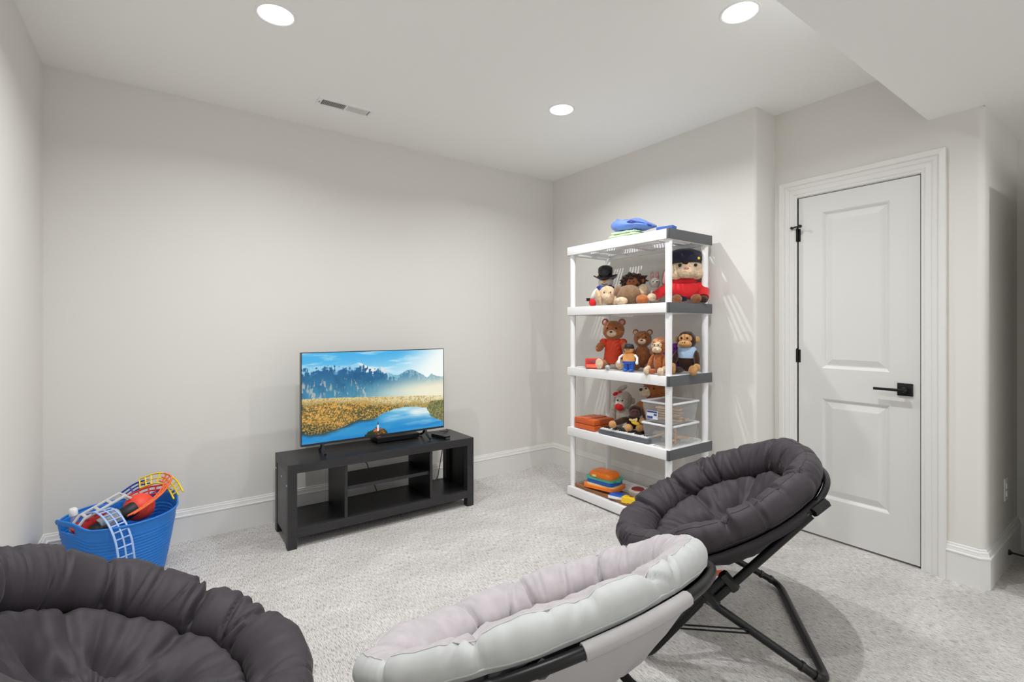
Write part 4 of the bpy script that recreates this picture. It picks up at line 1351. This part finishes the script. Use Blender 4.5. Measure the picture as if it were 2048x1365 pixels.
lowl = ('straight wooden track leaning across the lower clear box', 'curved wooden track standing on edge in the lower clear box', 'curved wooden track on the floor of the lower clear box', 'second curved wooden track lying in the lower clear box', 'curved wooden track nearest the shelf end in the lower box')
track_piece(lowl[0], BX - .085, BY + .035, Z + .040, (0, 0, PI / 2), 'straight', .15).rotation_euler = (0, .40, PI / 2)
track_piece(lowl[1], BX - .02, BY - .045, Z + .035, (PI / 2, 0, .6), 'curve')
track_piece(lowl[2], BX + .02, BY + .02, Z + .006, (0, 0, .4), 'curve')
track_piece(lowl[3], BX - .03, BY - .02, Z + .020, (.1, 0, 2.2), 'curve')
track_piece(lowl[4], BX + .03, BY - .055, Z + .034, (.15, .05, 1.2), 'curve')
zz = Z + .136
upl = ('bottom', 'second', 'third', 'fourth', 'topmost')
for i in range(5):
    track_piece('%s wooden plank track of the layered pile in the upper clear box' % upl[i], BX - .012 + .006 * (i % 2), BY + .004 * (i % 3), zz + .006 + .0165 * i, (0, 0, PI / 2 + .12 * math.sin(i * 2.1)), 'straight', .165)
track_piece('wooden plank lying at the wall side of the upper clear box', BX + .060, BY, zz + .006, (0, 0, PI / 2), 'straight', .165)

# ------------------------------------------------------------------ bottom tier: boxed games and plastic toys
Z = TIERS[4] + .0005
t = toy('wooden_board', 'long brown wooden board lying under the bottom shelf toys', 'board', 2.560, 2.245, Z, PI)
MB().box((-.40, -.085, 0), (.40, .085, .014), bev=.002).build('panel', WOODM, t)
MB().box((-.40, .078, .012), (.40, .086, .020)).build('lip', WOODM, t)
Zb = Z + .0145
t = toy('toy_tray', 'orange plastic tray toy with cream rim, under the orange lidded toy', 'toy', 2.575, 2.440, Zb, PI + .25)
def rrect(w, d, r_, n=6):
    pts = []
    for (cx_, cy_, a0) in ((w - r_, d - r_, 0), (-w + r_, d - r_, PI / 2), (-w + r_, -d + r_, PI), (w - r_, -d + r_, 1.5 * PI)):
        pts += arc(cx_, cy_, r_, a0, a0 + PI / 2, n)
    return pts
MB().prism(rrect(.135, .095, .05), .018, .036).build('body', ORP, t, 40)
MB().prism(rrect(.115, .078, .04), .036, .044).build('inset', CRMP, t, 40)
MB().prism(rrect(.105, .068, .03), 0, .018).build('base', DGR, t, 40)
t = toy('activity_toy', 'orange lidded blue activity toy stacked on the orange tray', 'toy', 2.585, 2.450, Zb + .0445, PI + .15)
MB().prism(rrect(.112, .080, .035), 0, .028).build('body', BLUP, t, 40)
MB().prism(rrect(.118, .084, .035), .028, .040).build('hinge_band', GRNP, t, 40)
vs, fs = [], []
pr_ = rrect(.100, .070, .04)
for (s, z_) in ((1, .040), (1.0, .056), (.95, .070), (.80, .080), (.4, .085)):
    vs += [(x_ * s, y_ * s, z_) for x_, y_ in pr_]
k = len(pr_)
for j in range(4):
    fs += [(j * k + i, j * k + (i + 1) % k, (j + 1) * k + (i + 1) % k, (j + 1) * k + i) for i in range(k)]
fs.append(tuple(4 * k + i for i in range(k)))
MB().add(vs, fs).build('lid', ORP, t, 60)
MB().box((.020, .066, .045), (.055, .078, .062), bev=.004).build('clasp', CRMP, t)
MB().tube([(-.11, -.03, .03), (-.128, 0, .03), (-.11, .03, .03)], .009, 8).build('grip', GRNP, t, 60)
MB().tube([(.11, -.03, .03), (.128, 0, .03), (.11, .03, .03)], .009, 8).build('grip', GRNP, t, 60)
t = toy('picture_book', 'small blue board book by the orange tray', 'book', 2.515, 2.255, Zb, PI + .3)
MB().box((-.055, -.045, 0), (.055, .045, .024), bev=.002).build('cover', BLUP, t)
MB().box((-.053, -.043, .003), (.056, .046, .021)).build('pages', WHITEP, t)
t = toy('toy_block', 'yellow arched plastic toy block on the bottom shelf', 'toy block', 2.505, 2.145, Zb, PI + .2)
MB().prism([(-.05, -.03), (-.02, -.03), (-.015, -.012), (.015, -.012), (.02, -.03), (.05, -.03), (.05, .03), (-.05, .03)], 0, .036).build('body', YELP, t)
for k in (-1, 1):
    MB().lathe([(.010, 0), (.010, .006)], 12, c=(k * .03, .008, .036)).build('stud', YELP, t)
t = toy('toy_block', 'red plastic toy block beside the yellow arch', 'toy block', 2.515, 2.050, Zb, PI - .3)
MB().box((-.045, -.03, 0), (.045, .03, .030), bev=.004).build('body', REDP, t)
for k in (-1, 1):
    MB().lathe([(.010, 0), (.010, .006)], 12, c=(k * .022, 0, .030)).build('stud', REDP, t)
t = toy('spinning_disc', 'round cream disc toy with a dark red centre', 'toy', 2.665, 2.215, Zb, PI)
MB().lathe([(.060, 0), (.065, .008), (.065, .034), (.058, .040)], 30).build('rim', mat('cream_disc', (226, 216, 200), .5), t, 40)
MB().lathe([(.044, .040), (.040, .046), (.0, .048)], 26).build('centre', mat('dark_red', (136, 26, 34), .45), t, 40)
t = toy('wooden_ring', 'round pale wooden disc near the yellow block', 'toy', 2.60, 2.115, Zb, PI)
MB().lathe([(.050, 0), (.054, .006), (.054, .026), (.048, .032), (.018, .032), (.018, .012)], 28).build('disc', WOODL, t, 40)
MB().lathe([(.017, .0), (.017, .028)], 16).build('peg', WOODM, t, 40)
t = toy('game_box', 'blue and white game box at the right of the bottom shelf', 'box', 2.665, 1.985, Zb, PI + .1)
MB().box((-.085, -.06, 0), (.085, .06, .050), bev=.002).build('carton', mat('white_card', (226, 228, 230), .6), t)
MB().box((-.080, -.055, .0495), (.080, .055, .0515)).build('lid_print', mat('sky_card', (70, 130, 206), .5), t)
MB().box((-.080, .012, .0505), (.080, .022, .0525)).build('stripe', WHITEP, t)
t = toy('game_box', 'stack of black and white slim game box before the blue one', 'box', 2.545, 1.925, Zb, PI - .1)
MB().box((-.07, -.045, 0), (.07, .045, .030), bev=.002).build('carton', WHITEP, t)
MB().box((-.071, -.046, .012), (.071, .046, .022)).build('band', BLACKP, t)
t['label'] = 'slim white game box with a black band before the blue box'

# ------------------------------------------------------------------ blue tub and the toys in it
TBX, TBY = -.155, 3.085
tub = empty('flexible_tub', (TBX, TBY, 0)); tag(tub, 'blue ribbed flexible plastic tub overflowing with toys', 'tub')
TUBM = mat('tub_blue', (38, 124, 212), .42, spec=.4)
n = 120
hz_ang = math.atan2(-.55, -.83)
def tub_r(z): return .172 + (.232 - .172) * (z / .34) ** .9
def handle(a_):
    d = min(abs((a_ - hz_ang + PI) % (2 * PI) - PI), abs((a_ - hz_ang - PI + PI) % (2 * PI) - PI))
    return math.exp(-(d / .42) ** 4)
rows = 70
vs, fs = [], []
for j in range(rows + 1):
    s = j / rows
    for i in range(n):
        a_ = 2 * PI * i / n
        top = .325 + .040 * handle(a_)
        z_ = s * top
        rb = tub_r(z_) + (.0022 * math.sin(s * 22 * 2 * PI) if .08 < s < .84 else 0) + (.004 if s > .985 else 0)
        vs.append((rb * math.cos(a_), rb * math.sin(a_), z_))
for j in range(rows):
    for i in range(n):
        a_ = 2 * PI * (i + .5) / n
        d = abs((a_ - hz_ang + PI) % (2 * PI) - PI)
        if .86 < (j + .5) / rows < .945 and d < .24:
            continue                                    # hand hole
        k = (i + 1) % n
        fs.append((j * n + i, j * n + k, (j + 1) * n + k, (j + 1) * n + i))
fs.append(tuple(reversed(range(n))))
tb = MB().add(vs, fs).build('shell', TUBM, tub, 60)
md = tb.modifiers.new('thickness', 'SOLIDIFY'); md.thickness = .004; md.offset = -1
MB().tube([((tub_r(.325 + .040 * handle(2 * PI * i / n)) + .001) * math.cos(2 * PI * i / n), (tub_r(.325 + .040 * handle(2 * PI * i / n)) + .001) * math.sin(2 * PI * i / n), .326 + .040 * handle(2 * PI * i / n)) for i in range(n)], .0048, 8, closed=True).build('rim', TUBM, tub, 60)

def ladder_track(name, label, path, w, m, side=(0, 0, 1), rung=.030, h=.008):
    """toy racing track: two side rails, a spine and cross rungs along a path"""
    P = [Vector(p) for p in path]
    # resample
    fine = []
    for i in range(len(P) - 1):
        p0 = P[max(0, i - 1)]; p1 = P[i]; p2 = P[i + 1]; p3 = P[min(len(P) - 1, i + 2)]
        for k in range(8):
            s = k / 8
            fine.append(.5 * ((2 * p1) + (p2 - p0) * s + (2 * p0 - 5 * p1 + 4 * p2 - p3) * s * s + (-p0 + 3 * p1 - 3 * p2 + p3) * s ** 3))
    fine.append(P[-1])
    t = empty(name, fine[0]); tag(t, label, 'toy track')
    o = fine[0]
    sd = Vector(side)
    L_, R_, C_ = [], [], []
    for i, p_ in enumerate(fine):
        tg = (fine[min(i + 1, len(fine) - 1)] - fine[max(i - 1, 0)]).normalized()
        s_ = (sd - tg * sd.dot(tg)).normalized()
        L_.append(p_ + s_ * w - o); R_.append(p_ - s_ * w - o); C_.append(p_ - o)
    MB().tube(L_, .0045, 6).build('side_rail', m, t, 60)
    MB().tube(R_, .0045, 6).build('side_rail', m, t, 60)
    MB().tube(C_, .0035, 6).build('centre_rail', m, t, 60)
    acc = 0
    for i in range(1, len(fine)):
        acc += (fine[i] - fine[i - 1]).length
        if acc > rung:
            acc = 0
            MB().tube([L_[i], R_[i]], .0036, 6).build('rung', m, t, 60)
    return t
TRB = mat('ice_blue_plastic', (164, 192, 236), .35); TRO = mat('track_orange', (244, 112, 62), .35); TRR = mat('track_red', (222, 56, 52), .35)
TRY = mat('track_yellow', (240, 208, 40), .35); TRN = mat('track_blue', (48, 74, 176), .35)
def tp(x, y, z): return (TBX + x, TBY + y, z)
ladder_track('race_track', 'pale blue ladder track hanging over the near side of the tub', [tp(-.13, .0, .335), tp(-.085, -.07, .372), tp(-.045, -.15, .385), tp(-.005, -.215, .345), tp(.022, -.250, .27), tp(.035, -.262, .17)], .030, TRB, (.85, .4, 0))
ladder_track('race_track', 'orange curved track bending over the right rim of the tub', [tp(.045, -.190, .362), tp(.105, -.130, .380), tp(.160, -.065, .410), tp(.190, .01, .445), tp(.165, .075, .452)], .020, TRO, (.6, -.7, .35))
ladder_track('race_track', 'yellow curved track arching over the far right rim of the tub', [tp(.235, -.01, .365), tp(.205, .055, .415), tp(.15, .115, .440), tp(.07, .150, .415)], .026, TRY, (.4, .3, .8), .024)
ladder_track('race_track', 'red track piece behind the red ball in the tub', [tp(.165, .05, .395), tp(.10, .085, .385), tp(.03, .08, .36)], .020, TRR, (0, .4, .9))
ladder_track('race_track', 'dark blue track piece at the back rim of the tub', [tp(.12, .130, .415), tp(.06, .165, .40), tp(0, .170, .36)], .018, TRN, (0, .4, .9))
bl = MB().ell((0, 0, 0), (.066, .066, .066), sub=4).build('ball', mat('coral_ball', (236, 74, 54), .5, bump=.1, bscale=150), None, 179)
bl.location = tp(.072, -.030, .345); tag(bl, 'coral red ball resting among the toys in the blue tub', 'ball')
tk = empty('toy_launcher', tp(-.055, -.055, .33)); tk.rotation_euler = (0, math.radians(-22), math.radians(20)); tag(tk, 'grey, black and red toy vehicle lying in the blue tub', 'toy vehicle')
BLKG = mat('black_tread', (30, 30, 32), .5)
for (yy, zz_) in ((-.055, -.012),):
    for xx in (-.075, .045):
        MB().lathe([(.030, 0), (.034, .006), (.034, .058), (.030, .064)], 24, Matrix.Translation((xx, yy, zz_)) @ Matrix.Rotation(PI / 2, 4, 'Y')).build('wheel', BLKG, tk, 40)
MB().box((-.04, -.085, -.02), (.045, -.035, .030), bev=.006).build('body', SILV, tk, 30)
cg = MB()
for yy in (-.035, .035):
    cg.tube([(-.11, yy, .035), (-.07, yy, .060), (.095, yy, .060), (.11, yy, .035)], .007, 6)
for xx in (-.105, -.06, -.01, .04, .10):
    cg.tube([(xx, -.035, .058 if abs(xx) < .1 else .04), (xx, .035, .058 if abs(xx) < .1 else .04)], .007, 6)
cg.build('roll_cage', LGR, tk, 60)
MB().box((-.125, -.030, -.03), (.015, .040, .036), bev=.012).build('hull', REDP, tk, 30)
MB().box((-.015, -.090, .0), (.030, -.084, .026)).build('hatch', LGR, tk)
tv_ = empty('clear_tube', tp(-.165, -.02, .27)); tv_.rotation_euler = (.05, -.08, 0); tag(tv_, 'clear plastic tube with a white cap standing in the tub', 'tube')
MB().lathe([(.013, 0), (.014, .09)], 18).build('barrel', clear_mat('violet_clear', (206, 200, 226), .45), tv_, 40)
MB().lathe([(.016, .088), (.017, .092), (.017, .116), (.012, .122)], 18).build('cap', WHITEP, tv_, 40)
pk = empty('snack_packet', tp(-.115, -.085, .305)); pk.rotation_euler = (.5, -.25, .5); tag(pk, 'shiny yellow and red packet behind the tub handle', 'packet')
vs, fs = [], []
for j in range(9):
    for i in range(13):
        u_, v_ = i / 12 - .5, j / 8 - .5
        th_ = .012 * (1 - (2 * u_) ** 2) * (1 - (2 * v_) ** 4) + .002 * noise.noise(Vector((u_ * 9, v_ * 9, 2)))
        vs.append((u_ * .11, v_ * .075, th_))
for j in range(8):
    for i in range(12):
        fs.append((j * 13 + i, j * 13 + i + 1, (j + 1) * 13 + i + 1, (j + 1) * 13 + i))
q = MB().add(vs, fs).build('front_sheet', mat('packet_yellow', (226, 178, 40), .3, var=.25, vscale=30), pk, 179)
q.modifiers.new('thickness', 'SOLIDIFY').thickness = .004
MB().box((.010, -.030, .006), (.052, .030, .0135), bev=.002).build('red_print', mat('packet_red', (214, 70, 48), .35), pk)
